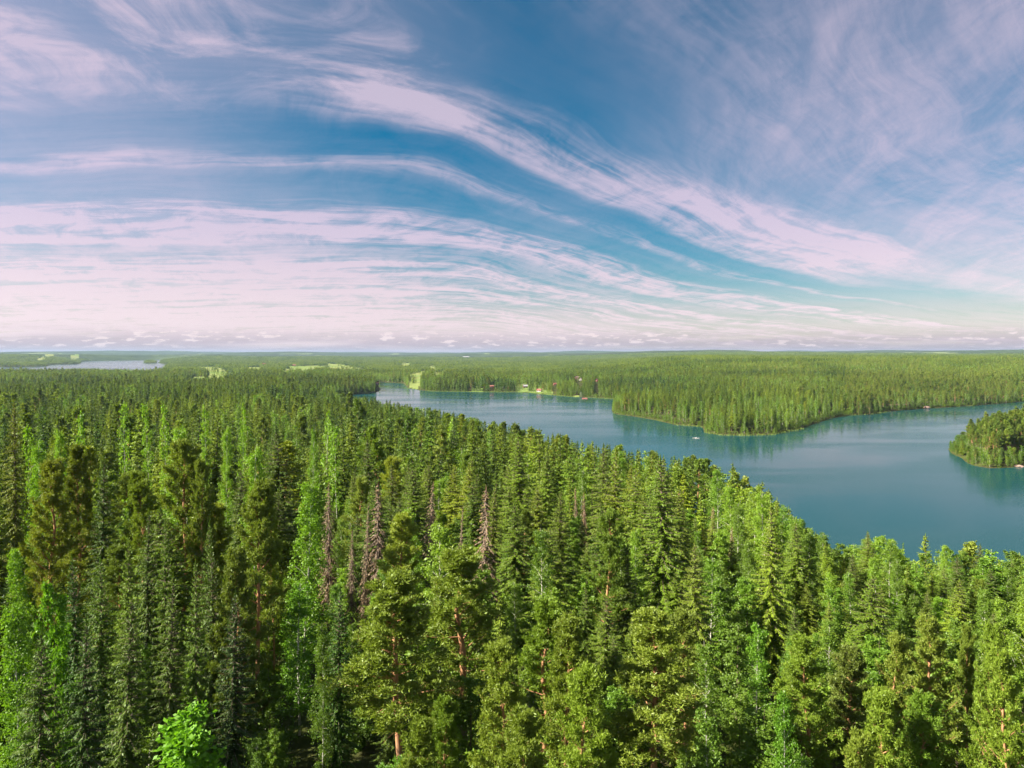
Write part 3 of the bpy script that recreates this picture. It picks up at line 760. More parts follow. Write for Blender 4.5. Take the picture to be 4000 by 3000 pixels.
# ------------------------------------------------------------------ hero trees measured from the photograph
# (px of the stem, row of the top, distance, kind, crown width in px, tint, label, landmark phrase or None)
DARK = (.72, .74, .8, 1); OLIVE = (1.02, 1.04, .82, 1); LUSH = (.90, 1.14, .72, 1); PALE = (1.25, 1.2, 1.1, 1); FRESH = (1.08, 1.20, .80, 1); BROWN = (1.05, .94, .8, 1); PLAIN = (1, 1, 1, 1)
HEROES = [
    (720, 2765, 34, 'maple', 440, PLAIN, 'bright lime-green maple crown lit by sun low in the dark trunks', 'the bright lime maple'),
    (1315, 2300, 52, 'spruce', 150, LUSH, 'vivid green spruce standing beside a black gap with drooping boughs', 'the vivid green spruce by the black gap'),
    (1000, 1880, 59, 'pine', 190, PLAIN, 'tall pine with a long bare orange trunk running far down', 'the tall bare-trunked pine'),
    (1180, 1865, 72, 'birch', 190, FRESH, 'big round-topped bright birch just right of the long bare pine trunk', 'the big round bright birch'),
    (1575, 2235, 50, 'pine', 330, OLIVE, 'broad olive pine with wide skirts and orange stem beside the black gap', 'the broad olive pine with wide skirts'),
    (1815, 2150, 57, 'pine', 310, OLIVE, 'large round-headed olive pine in front of the broad dead spruce', 'the large round-headed olive pine'),
    (1560, 2010, 74, 'pine', 170, PALE, 'pale pointed pine between two dead spruces behind the broad olive pine', 'the pale pointed pine between dead spruces'),
    (1605, 1960, 84, 'birch', 110, FRESH, 'vivid green young birch peeking out behind the pale pointed pine', None),
    (1720, 2030, 72, 'birch', 190, PALE, 'loose yellowish birch left of the broad dead spruce', 'the loose yellowish birch'),
    (1740, 2720, 42, 'pine', 150, FRESH, 'small young pine with pointed top low between two large pines', 'the small young pine'),
    (2110, 2340, 48, 'pine', 260, FRESH, 'bushy green pine with a bare orange stem below its crown', 'the bushy green pine above centre bottom'),
    (2225, 2395, 46, 'pine', 190, OLIVE, 'darker pine with twisted orange limbs under its crown', None),
    (1960, 2500, 40, 'pine', 220, OLIVE, 'dense olive pine leaning over a tangle of pale dead limbs', 'the dense olive pine with dead limbs'),
    (2240, 2620, 36, 'pine', 240, FRESH, 'wide green pine low in the picture below the twisted orange limbs', None),
    (2370, 2335, 64, 'spruce', 170, OLIVE, 'tall ragged yellow-green spruce between the green pines', 'the tall ragged yellow-green spruce'),
    (2560, 2395, 46, 'pine', 310, OLIVE, 'broad spreading pine with orange trunk in front of the ragged spruce', 'the broad spreading pine'),
    (2690, 2385, 54, 'pine', 170, PLAIN, 'pine with bare dead twigs in its crown right of the broad spreading pine', None),
    (2640, 2240, 80, 'spruce', 120, FRESH, 'brilliant green conical spruce above the broad spreading pine', 'the brilliant green conical spruce'),
    (2760, 2480, 50, 'birch', 150, PLAIN, 'greyish green birch with weeping twigs right of the spreading pine', 'the weeping greyish birch'),
    (2960, 2420, 54, 'birch', 130, LUSH, 'fresh green birch with pointed dome standing alone against shade', 'the fresh green pointed birch'),
    (3150, 2480, 48, 'pine', 190, FRESH, 'bushy light green pine with upright candles on the sunlit slope', 'the bushy light pine with upright candles'),
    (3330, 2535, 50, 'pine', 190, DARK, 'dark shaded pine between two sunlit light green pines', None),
    (3445, 2460, 50, 'pine', 125, PALE, 'slim pale pine with a pointed top and visible stem', 'the slim pale pointed pine'),
    (3650, 2420, 50, 'pine', 165, PALE, 'round yellowish pine with orange stem near the slim dark-stemmed pine', 'the round yellowish pine'),
    (3765, 2455, 52, 'pine', 80, OLIVE, 'thin pine with a small tuft crown on a long dark orange stem', 'the thin pine with the small tuft crown'),
    (3865, 2425, 43, 'pine', 140, FRESH, 'tall sunlit pine with a bright orange trunk near the picture edge', 'the sunlit pine with bright orange trunk'),
    (3965, 2535, 40, 'pine', 170, FRESH, 'glowing light green pine cut by the right picture edge', None),
    (3450, 2690, 37, 'pine', 190, FRESH, 'wide pine with a fat orange stem low on the sunlit slope', 'the wide pine with the fat orange stem'),
    (3590, 2700, 38, 'pine', 190, LUSH, 'bluish green pine beside the wide pine with fat orange stem', None),
    (3055, 2680, 41, 'birch', 130, LUSH, 'bright weeping birch low beside the dark shaded pine', 'the bright weeping birch low down'),
    (3380, 2870, 33, 'pine', 200, OLIVE, 'pine crown rising from the bottom edge below the wide pine', None),
    (2420, 2850, 38, 'pine', 110, FRESH, 'small pointed pine top beside a black hole in the canopy', None),
    (2780, 2760, 38, 'birch', 200, PLAIN, 'soft green birch crown low in front of the weeping greyish birch', None),
    (2020, 2790, 33, 'pine', 260, OLIVE, 'pine crown at the bottom edge below the dense olive pine', None),
    (1640, 2800, 36, 'pine', 230, OLIVE, 'soft pine skirt at the bottom edge below the broad olive pine', None),
    (1170, 2260, 62, 'birch', 190, LUSH, 'deep green birch left of the vivid spruce', None),
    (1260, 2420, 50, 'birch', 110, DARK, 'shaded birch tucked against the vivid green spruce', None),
    (195, 1790, 75, 'pine', 170, BROWN, 'pine with reddish trunk and pale broken limbs on the hazy flank', 'the pine with pale broken limbs'),
    (300, 1740, 86, 'pine', 130, BROWN, 'brownish pine behind the pine with pale broken limbs', None),
    (390, 1790, 80, 'spruce', 100, OLIVE, 'slender olive spruce right of the brownish pine', 'the slender olive spruce'),
    (520, 1850, 76, 'pine', 150, OLIVE, 'olive pine whose red stem shows above a dark hollow', 'the olive pine over the dark hollow'),
    (570, 1880, 72, 'pine', 130, OLIVE, 'round olive pine crowding the pine over the dark hollow', None),
    (715, 1720, 76, 'pine', 190, PLAIN, 'tall airy pine with a sunlit orange stem seen through its crown', 'the tall airy pine with the orange stem'),
    (775, 1800, 74, 'pine', 110, PLAIN, 'narrow pine pressed against the tall airy pine', None),
    (700, 1660, 108, 'birch', 110, FRESH, 'yellow-green weeping birch behind the tall airy pine', None),
    (990, 1720, 92, 'birch', 110, FRESH, 'glowing yellow-green birch behind the tall pine with long bare trunk', 'the glowing yellow-green birch'),
    (60, 1570, 112, 'spruce', 110, BROWN, 'tall brownish spruce rising highest near the left picture edge', 'the tall brownish spruce at the edge'),
    (150, 1700, 98, 'birch', 100, FRESH, 'pale yellow-green birch beside the tall brownish spruce', None),
    (570, 1990, 62, 'spruce', 120, OLIVE, 'sharp-topped olive spruce below the dark hollow', 'the sharp-topped olive spruce'),
    (650, 2040, 58, 'spruce', 110, FRESH, 'light green spruce below the round olive pine', None),
    (505, 2100, 56, 'spruce', 110, FRESH, 'narrow spruce with a bright tip among the lower spruces', None),
    (395, 2190, 52, 'spruce', 150, FRESH, 'light spruce spreading low boughs above the trunks', 'the light spruce with low boughs'),
    (310, 2170, 54, 'spruce', 130, LUSH, 'leafy green young spruce below the pine with pale broken limbs', None),
    (790, 2055, 58, 'spruce', 100, FRESH, 'small bright spruce below the tall airy pine', 'the small bright spruce'),
    (850, 2140, 54, 'spruce', 130, PLAIN, 'feathery spruce between the small bright spruce and the bare trunk', None),
    (760, 2190, 50, 'spruce', 130, FRESH, 'yellow-green spruce in front of the small bright spruce', None),
    (640, 2260, 46, 'spruce', 170, OLIVE, 'wide olive spruce above the bright maple', 'the wide olive spruce above the maple'),
    (480, 2330, 44, 'spruce', 170, OLIVE, 'shaded olive spruce with long hanging boughs', None),
    (200, 2240, 48, 'rowan', 180, LUSH, 'fresh green leafy tree below the pine with pale broken limbs', 'the fresh leafy tree'),
    (70, 2120, 58, 'birch', 130, FRESH, 'yellow-green birch at the picture edge below the tall brownish spruce', None),
    (60, 2330, 44, 'birch', 190, FRESH, 'glowing yellow-green birch cut by the left picture edge', None),
    (150, 2480, 40, 'spruce', 200, OLIVE, 'shaded spruce with green bough tips near the left edge', None),
    (330, 2440, 40, 'spruce', 190, OLIVE, 'dark-stemmed spruce with few bright tips above the bottom shade', None),
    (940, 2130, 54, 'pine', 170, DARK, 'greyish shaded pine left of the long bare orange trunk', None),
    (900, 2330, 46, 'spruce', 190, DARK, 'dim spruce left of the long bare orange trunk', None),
    (1075, 1985, 64, 'pine', 90, OLIVE, 'thin pine with a straight bare orange stem beside the tall bare pine', None),
    (3290, 2275, 94, 'spruce', 120, OLIVE, 'large olive spruce with drooping skirts among light birches', 'the large drooping olive spruce'),
    (3610, 2090, 158, 'spruce', 100, PALE, 'big yellow-green spruce standing tallest against the dark water', 'the big yellow-green spruce at the water'),
    (3505, 2125, 168, 'spruce', 45, FRESH, 'left one of a close pair of slim spruces against the water', 'the close pair of slim spruces'),
    (3532, 2122, 168, 'spruce', 45, FRESH, 'right one of a close pair of slim spruces against the water', None),
    (3690, 2160, 150, 'spruce', 60, OLIVE, 'brownish spruce right of the big yellow-green spruce at the water', None),
    (3790, 2120, 150, 'pine', 100, PALE, 'pale open pine against the water near the right edge', 'the pale open pine at the water'),
    (3970, 2180, 130, 'spruce', 80, PALE, 'golden green spruce near the right edge above round birches', None),
    (3880, 2140, 145, 'birch', 120, FRESH, 'round light birch on the water side near the right edge', None),
    (3830, 2260, 86, 'pine', 80, OLIVE, 'tall olive pine with a red stem among the right-hand birches', 'the tall olive pine with the red stem'),
    (3400, 2220, 108, 'birch', 130, PLAIN, 'tall pale birch left of the close pair of slim spruces', 'the tall pale birch below the water'),
    (3580, 2250, 100, 'birch', 130, PALE, 'white-stemmed birch with forked trunk below the big yellow-green spruce', 'the white-stemmed forked birch'),
    (3490, 2330, 88, 'birch', 120, FRESH, 'green birch left of the white-stemmed forked birch', None),
    (3690, 2330, 84, 'birch', 150, FRESH, 'leafy birch right of the white-stemmed forked birch', None),
    (3920, 2330, 78, 'birch', 130, PALE, 'pale twiggy birch right of the tall olive pine with red stem', None),
    (3160, 2290, 86, 'spruce', 90, OLIVE, 'leaning ragged spruce with a broken one-sided crown', None),
    (320, 1600, 150, 'birch', 60, FRESH, 'pale light birch left of the brownish pine, far back', None),
    (240, 1655, 120, 'birch', 70, FRESH, 'tall pale light birch between the tall brownish spruce and brownish pine', None),
    (490, 1548, 190, 'birch', 50, FRESH, 'small bright light birch in the far rows above the dark hollow', None),
    (590, 1550, 185, 'birch', 46, FRESH, 'twin-like light birch just right of the small bright far birch', None),
    (645, 1565, 170, 'birch', 50, FRESH, 'round light birch third from the left in the bright far row', None),
    (800, 1580, 165, 'birch', 50, FRESH, 'slim light birch behind the tall airy pine, farther right', None),
    (950, 1572, 180, 'birch', 46, FRESH, 'leafy light birch in the far rows left of the glowing birch', None),
    (745, 1640, 130, 'birch', 60, FRESH, 'loose light birch close behind the tall airy pine', None),
    (880, 1650, 128, 'birch', 60, FRESH, 'broad light birch behind the gap right of the tall airy pine', None),
    (1275, 1600, 190, 'birch', 60, FRESH, 'soft light birch bluish-green, far back below the small bay', None),
    (1320, 1645, 160, 'birch', 66, FRESH, 'plump light birch below the soft birch under the small bay', None),
    (1215, 1660, 140, 'birch', 50, FRESH, 'narrow light birch left of the plump birch, far back', None),
    (100, 1640, 130, 'birch', 60, FRESH, 'hazy light birch beside the tall brownish spruce at the edge', None),
    # dead spruces
    (1280, 1890, 100, 'dead_spruce', 62, PLAIN, 'narrow brown dead spruce right of the big round bright birch', 'the narrow brown dead spruce by the birch'),
    (1373, 2075, 84, 'dead_spruce', 50, PLAIN, 'short reddish dead spruce stub in the black gap', 'the short dead spruce stub'),
    (1420, 1975, 90, 'dead_spruce', 46, PLAIN, 'thin bare dead spruce left of the tallest dead spruce', None),
    (1475, 1890, 92, 'dead_spruce', 100, PLAIN, 'tallest grey-brown dead spruce above the black gap', 'the tallest dead spruce'),
    (1660, 1890, 98, 'dead_spruce', 66, PLAIN, 'grey-brown dead spruce behind the vivid green young birch', 'the dead spruce behind the young birch'),
    (1787, 1975, 96, 'dead_spruce', 36, PLAIN, 'thin purplish dead spruce left of the broad dead spruce', None),
    (1895, 1910, 88, 'dead_spruce', 128, PLAIN, 'broad dead spruce with drooping grey-brown twigs down to the round-headed pine', 'the broad drooping dead spruce'),
    (2255, 1905, 140, 'dead_spruce', 34, BROWN, 'leftmost of three thin dead spruces in the middle of the wood', 'the three thin dead spruces'),
    (2285, 1925, 130, 'dead_spruce', 34, BROWN, 'middle one of three thin dead spruces in the middle of the wood', None),
    (2314, 1915, 136, 'dead_spruce', 30, PLAIN, 'palest of three thin dead spruces in the middle of the wood', None),
    (2785, 1985, 128, 'dead_spruce', 50, BROWN, 'reddish dead spruce towards the lake shore', 'the reddish dead spruce'),
    (2853, 2060, 118, 'dead_spruce', 30, BROWN, 'slim reddish dead spruce right of the larger reddish one', None),
]

def jitter(x0, x1, y0, y1, st, amp=.42):
    gx = np.arange(x0, x1, st); gy = np.arange(y0, y1, st)
    X, Y = np.meshgrid(gx, gy); X = X + (np.arange(len(gy)) % 2)[:, None] * st * .5
    X = X + rng.uniform(-amp, amp, X.shape) * st; Y = Y + rng.uniform(-amp, amp, Y.shape) * st
    return X.ravel(), Y.ravel()

def in_view(x, y, mul=.80, pad=45):
    return np.abs(x) < (mul + .12) * y + pad

def free_of_things(x, y):
    ok = np.ones(len(x), bool)
    for k, p in enumerate(FIELDS):
        P = np.array(p)
        bb = (x > P[:, 0].min() - 5) & (x < P[:, 0].max() + 5) & (y > P[:, 1].min() - 5) & (y < P[:, 1].max() + 5)
        idx = np.where(bb & ok)[0]
        if len(idx):
            ok[idx] = (sdist(x[idx], y[idx], p) > 3) | (rng.random(len(idx)) < (.42 if k in (6, 7) else .03))
    for (hx, hy), h in zip(HPOS + [WILLOW], HOUSES + [(0, 0, 9, 9, 6)]):
        u = (x * hx + y * hy) / math.hypot(hx, hy) - math.hypot(hx, hy)          # along the line of sight
        v = np.abs((x * hy - y * hx) / math.hypot(hx, hy))
        reach = 15.0 / 74.0 * hy
        ok &= ~((v < h[2] * .42 + 1) & (u > -reach) & (u < 9))
    return ok

ks, kx, ky, kz, kh, kw, kk = [], [], [], [], [], [], []      # forest lists
def species(x, y, s):
    r = rng.random(len(x)); n = .5 * fbm(x / 60, y / 60, 41, 3) + .5 * fbm(x / 240, y / 240, 43, 3); n2 = fbm(x / 160, y / 160, 57, 3); d = np.hypot(x, y)
    ratio = x / np.maximum(y, 1)
    pb = .10 + .42 * sstep(n, .49, .60) + .55 * (1 - sstep(s, 4, 26)) + .34 * sstep(ratio, .08, .38) * (d < 420) + .14 * ((y > 600) & (ratio > -.06)) * (1 - sstep(s, 20, 90))
    pp = .05 + .25 * sstep(n2, .55, .70) + .20 * (d < 170) * (ratio < -.15) + .5 * ((ratio > .50) & (ratio < .75) & (y > 850) & (y < 1500))
    isl = sdist(x, y, ISLAND) < 0
    pb = np.where(isl, np.where(s < 13, .85, .02), pb); pp = np.where(isl, np.where(s < 13, .1, .93), pp)
    pb = np.minimum(pb, .9); pp = np.minimum(pp, .95 - pb)
    return np.where(r < pb, 'birch', np.where(r < pb + pp, 'pine', 'spruce'))

class Wood:
    pass
def make_points(x, y, hmin=14.5, hmax=23.0):
    s = water_dist(x, y); ok = s > 1.5; x, y, s = x[ok], y[ok], s[ok]
    ok = free_of_things(x, y); x, y, s = x[ok], y[ok], s[ok]
    z = ground_z(x, y)
    W = Wood(); W.x, W.y, W.z, W.s = x, y, z, s
    W.kind = species(x, y, s)
    n = fbm(x / 60, y / 60, 77, 3)
    h = hmin + (hmax - hmin) * np.clip(.25 + .5 * rng.random(len(x)) + .6 * (n - .5), 0, 1)
    h = np.where(W.kind == 'birch', h * .90, h)
    isl = sdist(x, y, ISLAND) < 0
    h = np.where(isl, np.where(s < 13, rng.uniform(6, 10, len(x)), rng.uniform(15, 20, len(x))), h)
    h = np.where((s < 8) & ~isl, h * rng.uniform(.55, .95, len(x)), h)
    h = h * np.interp(np.hypot(x, y), [90, 140, 260, 900, 1200], [.98, 1.10, 1.42, 1.42, 1.25]) * np.where(isl, .66, 1) * np.where((y > 600) & (x > -60) & (x / y > -.06), .80, 1)
    W.h = h * np.clip(rng.normal(1, .16, len(x)), .55, 1.35)
    h = W.h
    W.w = h / HT * rng.uniform(.82, 1.18, len(x)) * np.where(W.kind == 'birch', 1.15, np.where(W.kind == 'spruce', 1.26, 1.08)) * np.where(isl & (s < 13), 1.7, 1)
    W.rot = rng.uniform(0, 6.283, len(x)); W.d = np.hypot(x, y)
    return W
def select(W, m):
    R = Wood()
    for k, v in W.__dict__.items():
        setattr(R, k, v[m])
    return R

# near wood: hill and slope, spacing a little under five metres
hx = np.array([(h[0] - 2000) / FPX * h[2] for h in HEROES]); hy = np.array([float(h[2]) for h in HEROES])
x, y = jitter(-1050, 1100, 20, 1000, 6.7)
m = in_view(x, y) & (np.hypot(x, y) > 70); x, y = x[m], y[m]
dm = np.min((x[:, None] - hx) ** 2 + (y[:, None] - hy) ** 2, 1) if len(x) < 60000 else None
m = (dm > 2.6 ** 2) & (rng.random(len(x)) < np.interp(np.hypot(x, y), [150, 300], [1, .62])); x, y = x[m], y[m]
# keep the sight lines to the hero trees beyond 80 m free of closer random crowns
block = np.zeros(len(x), bool)
for i, h in enumerate(HEROES):
    if h[2] > 80:
        u = (x * hx[i] + y * hy[i]) / math.hypot(hx[i], hy[i]); v = np.abs(x * hy[i] - y * hx[i]) / math.hypot(hx[i], hy[i])
        block |= (v < 2.0) & (u > h[2] * .72) & (u < math.hypot(hx[i], hy[i]) + 1)
gap = (fbm(x / 17, y / 17, 91, 2) > .66) & (rng.random(len(x)) < .8) & (np.hypot(x, y) < 330)
x, y = x[~block & ~gap], y[~block & ~gap]
ix, iy = jitter(300, 560, 440, 650, 4.2)
im = sdist(ix, iy, ISLAND) < 0; om = sdist(x, y, ISLAND) > 0
near = make_points(np.concatenate([x[om], ix[im]]), np.concatenate([y[om], iy[im]]))
# lower the random crowns that would stand above the photographed canopy line
def top_row(W):
    return HOR + (EYE - W.z - W.h) * FPX / W.y
lim_px = [-600, 0, 300, 700, 1100, 1500, 1900, 2300, 2600, 2900, 3100, 3300, 3600, 4000, 4600]
lim_py = [1452, 1452, 1446, 1462, 1480, 1560, 1640, 1725, 1775, 1815, 2000, 2180, 2185, 2150, 2120]
colpx = 2000 + near.x / near.y * FPX
minrow = np.interp(colpx, lim_px, lim_py) + rng.exponential(16, len(near.x)) - 6
cap = EYE - (minrow - HOR) / FPX * near.y - near.z
near_side = (near.d < 1000) & (sdist(near.x, near.y, ISLAND) > 0) & ((near.y < 600) | (near.x < -60) & (near.y < 1000)) & (near.x < 260)
h2 = np.where(near_side, np.minimum(near.h, np.maximum(cap, 6.0)), near.h)
near.w = near.w * np.clip(h2 / near.h, .5, 1) ** .8
ratio_h = h2 / near.h
near.h = h2
near.kind = np.where((ratio_h < .8) & (near.kind == 'pine'), np.where(rng.random(len(h2)) < .5, 'birch', 'spruce'), near.kind)
near = select(near, ~((ratio_h < .55) & (rng.random(len(h2)) < .5)))

x, y = jitter(-2200, 2200, 560, 2200, 7.2)
m = in_view(x, y, .80, 30) & (np.hypot(x, y) > 1000); mid = make_points(x[m], y[m], 14, 21)
mnear = (np.hypot(near.x, near.y) <= 1000); near = select(near, mnear)
x, y = jitter(-7300, 7300, 1500, 8200, 26.0)
m = in_view(x, y, .80, 30) & (np.hypot(x, y) > 2150) & (np.hypot(x, y) < 8200)
x, y = x[m], y[m]; s = water_dist(x, y); m = s > 14; x, y = x[m], y[m]; m = free_of_things(x, y); fx, fy = x[m], y[m]
fz = ground_z(fx, fy)

# understorey below and between the hero trees
x, y = jitter(-150, 150, 22, 175, 3.6)
m = in_view(x, y, .85, 8) & (np.hypot(x, y) > 24); x, y = x[m], y[m]
dm = np.min((x[:, None] - hx) ** 2 + (y[:, None] - hy) ** 2, 1); m = (dm > 1.7 ** 2) & (rng.random(len(x)) < .72); x, y = x[m], y[m]
U = Wood(); U.x, U.y = x, y; U.z = ground_z(x, y); U.h = rng.uniform(5.0, 10.5, len(x)) * np.interp(np.hypot(x, y), [40, 120], [1, 1.25]); U.d = np.hypot(x, y)
U.kind = np.where(rng.random(len(x)) < .30, 'spruce', np.where(rng.random(len(x)) < .45, 'birch', 'rowan'))
U.w = U.h / HT * rng.uniform(1.0, 1.5, len(x)); U.rot = rng.uniform(0, 6.28, len(x))

x, y = jitter(-500, 1150, 430, 1450, 3.4)
m = in_view(x, y, .80, 20); x, y = x[m], y[m]; s = water_dist(x, y); m = (s > .4) & (s < 11) & (rng.random(len(x)) < .75); x, y = x[m], y[m]
m = free_of_things(x, y); x, y = x[m], y[m]
SH = Wood(); SH.x, SH.y = x, y; SH.z = ground_z(x, y); SH.h = rng.uniform(3.0, 7.0, len(x)); SH.d = np.hypot(x, y); SH.kind = np.full(len(x), 'rowan')
SH.w = SH.h / HT * rng.uniform(1.0, 1.4, len(x)); SH.rot = rng.uniform(0, 6.28, len(x))

# ------------------------------------------------------------------ which single trees the camera sees, by a coarse depth sort
cand = Wood()
HE = Wood(); HE.x, HE.y = hx, hy; HE.z = ground_z(hx, hy)
HE.h = np.array([EYE - (h[1] - HOR) / FPX * h[2] for h in HEROES]) - HE.z
HE.kind = np.array([h[3] for h in HEROES]); HE.rot = rng.uniform(0, 6.28, len(hx)); HE.d = np.hypot(hx, hy)
REFW = {'pine': 6.0, 'spruce': 5.6, 'birch': 5.6, 'dead_spruce': 2.8, 'maple': 6.4, 'rowan': 9.0}
HE.w = 1.32 * np.array([h[4] * h[2] / FPX / REFW[h[3]] for h in HEROES])
for k in ('x', 'y', 'z', 'h', 'w', 'rot', 'd', 'kind'):
    setattr(cand, k, np.concatenate([getattr(HE, k), getattr(U, k), getattr(near, k)]))
nH, nU = len(HE.x), len(U.x)
cand.src = np.concatenate([np.zeros(nH, int), np.ones(nU, int), np.full(len(near.x), 2)])
SC = 0.25
occ = np.zeros((750, 1000), bool); vis = np.zeros(len(cand.x), int)
WID = {'pine': 2.7, 'spruce': 2.3, 'birch': 2.5, 'dead_spruce': 1.2, 'maple': 3.2, 'rowan': 4.4}
order = np.argsort(cand.y)
for i in order:
    d = cand.y[i]; f = FPX / d * SC
    cx = 500 + cand.x[i] * f
    yt = (HOR * SC) + (EYE - cand.z[i] - cand.h[i]) * f; yb = HOR * SC + (EYE - cand.z[i]) * f
    hw = WID[cand.kind[i]] * cand.w[i] * f
    y0, y1 = int(max(0, yt)), int(min(749, yb)); 
    if y1 <= y0 or cx + hw < 0 or cx - hw > 999:
        continue
    spr = cand.kind[i] in ('spruce', 'dead_spruce'); tot = 0
    for row in range(y0, y1 + 1):
        t = (row - yt) / max(yb - yt, 1)
        wv = hw * (min(1, t * 1.5 + .06) if spr else min(1.0, math.sqrt(max(t, 0) * 3.5)) * (1 if t < .62 else .35 if cand.kind[i] == 'pine' else .7))
        a, b = int(max(0, cx - wv)), int(min(999, cx + wv))
        if b < a:
            continue
        seg = occ[row, a:b + 1]; tot += int((~seg).sum()); seg[:] = True
    vis[i] = tot

# ------------------------------------------------------------------ individual trees
LIMIT = {'spruce': 295, 'pine': 240, 'birch': 260, 'rowan': 150, 'dead_spruce': 60, 'maple': 10}
single = np.zeros(len(cand.x), bool)
for kd, lim in LIMIT.items():
    idx = np.where((cand.kind == kd) & (vis > 5))[0]
    idx = idx[np.argsort(-vis[idx] - 1e6 * (cand.src[idx] == 0))][:lim]
    single[idx] = True
single[:nH] = True
colx = 2000 + cand.x / cand.y * FPX
rowy = HOR + (EYE - cand.z - cand.h * .8) * FPX / cand.y

LANDMARKS = [(h[7], colx[i], rowy[i]) for i, h in enumerate(HEROES) if h[7]]
LANDMARKS += [('the tip of the wooded island', 3716, 1790), ('the wide far cape opposite', 2860, 1690), ('the lake bend behind the middle wood', 2400, 1700),
              ('the small far bay', 1400, 1530), ('the pale lake on the horizon', 450, 1440), ('the wood below the pale lake', 420, 1530),
              ('the bare water at the near bank', 3120, 2060), ('the water behind the middle wood', 1900, 1640), ('the pale fields beyond the wood', 950, 1480)]
ORD = ['first', 'second', 'third', 'fourth', 'fifth', 'sixth', 'seventh', 'eighth', 'ninth', 'tenth', 'eleventh', 'twelfth', 'thirteenth', 'fourteenth', 'fifteenth', 'sixteenth',
       'seventeenth', 'eighteenth', 'nineteenth', 'twentieth'] + ['%dth' % k for k in range(21, 90)]
NOUN = {'spruce': 'spruce', 'pine': 'pine', 'birch': 'birch', 'rowan': 'leafy sapling', 'dead_spruce': 'dead spruce', 'maple': 'maple'}
NAME = {'spruce': 'spruce_tree', 'pine': 'pine_tree', 'birch': 'birch_tree', 'rowan': 'rowan_tree', 'dead_spruce': 'dead_spruce_tree', 'maple': 'maple_tree', 'willow': 'willow_tree'}
CATEGORY = {'spruce': 'spruce', 'pine': 'pine', 'birch': 'birch', 'rowan': 'rowan', 'dead_spruce': 'dead tree', 'maple': 'maple', 'willow': 'willow'}
GROUP = {'spruce': 'spruces of the hill and slope', 'pine': 'pines of the hill and slope', 'birch': 'birches of the hill and slope', 'rowan': 'leafy trees of the undergrowth', 'dead_spruce': 'dead spruces in the wood'}
bins = {}; labels = {}
for i in np.where(single)[0]:
    if i < nH:
        labels[i] = HEROES[i][6]; continue
    best = min(range(len(LANDMARKS)), key=lambda k: math.hypot(LANDMARKS[k][1] - colx[i], (LANDMARKS[k][2] - rowy[i]) * 1.6))
    dx, dy = colx[i] - LANDMARKS[best][1], (rowy[i] - LANDMARKS[best][2]) * 1.6
    dr = ('right of' if dx > 0 else 'left of') if abs(dx) > abs(dy) else ('below' if dy > 0 else 'above')
    bins.setdefault((best, dr, cand.kind[i]), []).append((math.hypot(dx, dy), i))
TINTS = [('dark', (.76, .80, .80, 1)), ('deep green', (.85, .98, .80, 1)), ('green', (1, 1, 1, 1)), ('light green', (1.18, 1.22, .95, 1)), ('yellowish', (1.26, 1.16, .82, 1))]
tint = {}
for key, lst in bins.items():
    for rank, (_, i) in enumerate(sorted(lst)):
        tn, tc = TINTS[random.choices(range(5), (3, 3, 3, 2, 1.2))[0]]
        tint[i] = tc
        slim = cand.w[i] / (cand.h[i] / HT)
        sz = 'slender ' if slim < .92 else 'broad ' if slim > 1.12 else ''
        sz = ('small ' + sz if cand.h[i] < 11 else sz)
        labels[i] = '%s%s %s, %s %s %s' % (sz, tn, NOUN[cand.kind[i]], ORD[rank], key[1], LANDMARKS[key[0]][0])
        if len(labels[i].split()) > 16:
            labels[i] = '%s %s, %s %s %s' % (tn, NOUN[cand.kind[i]], ORD[rank], key[1], LANDMARKS[key[0]][0])

def plant(kind, x, y, z, h, w, rot, lod, label, color, group=None, variant=None):
    P = PROTO[kind].get(lod) or PROTO[kind][0]
    tm, cm, _ = P[random.randrange(len(P)) if variant is None else variant % len(P)]
    e = bpy.data.objects.new(NAME[kind], None); COL.objects.link(e)
    e.location = (x, y, z); e.rotation_euler = (random.gauss(0, .022), random.gauss(0, .022), rot); e.scale = (w, w, h / HT)
    e.empty_display_size = .5
    e['label'] = label; e['category'] = CATEGORY[kind]
    if group:
        e['group'] = group
    for nm, me in (('trunk', tm), ('crown', cm)):
        o = bpy.data.objects.new(nm, me); COL.objects.link(o); o.parent = e; o.color = color
    return e

for i in np.where(single)[0]:
    kd = str(cand.kind[i]); lod = 0 if cand.d[i] < 150 else 1
    plant(kd, cand.x[i], cand.y[i], cand.z[i], cand.h[i], cand.w[i], cand.rot[i], lod, labels[i], HEROES[i][5] if i < nH else tint[i], GROUP.get(kd))
plant('willow', WILLOW[0], WILLOW[1], gz(*WILLOW), 11, .62, .4, 0, 'pale silvery willow on the far waterline beside the dark boathouse', PLAIN)

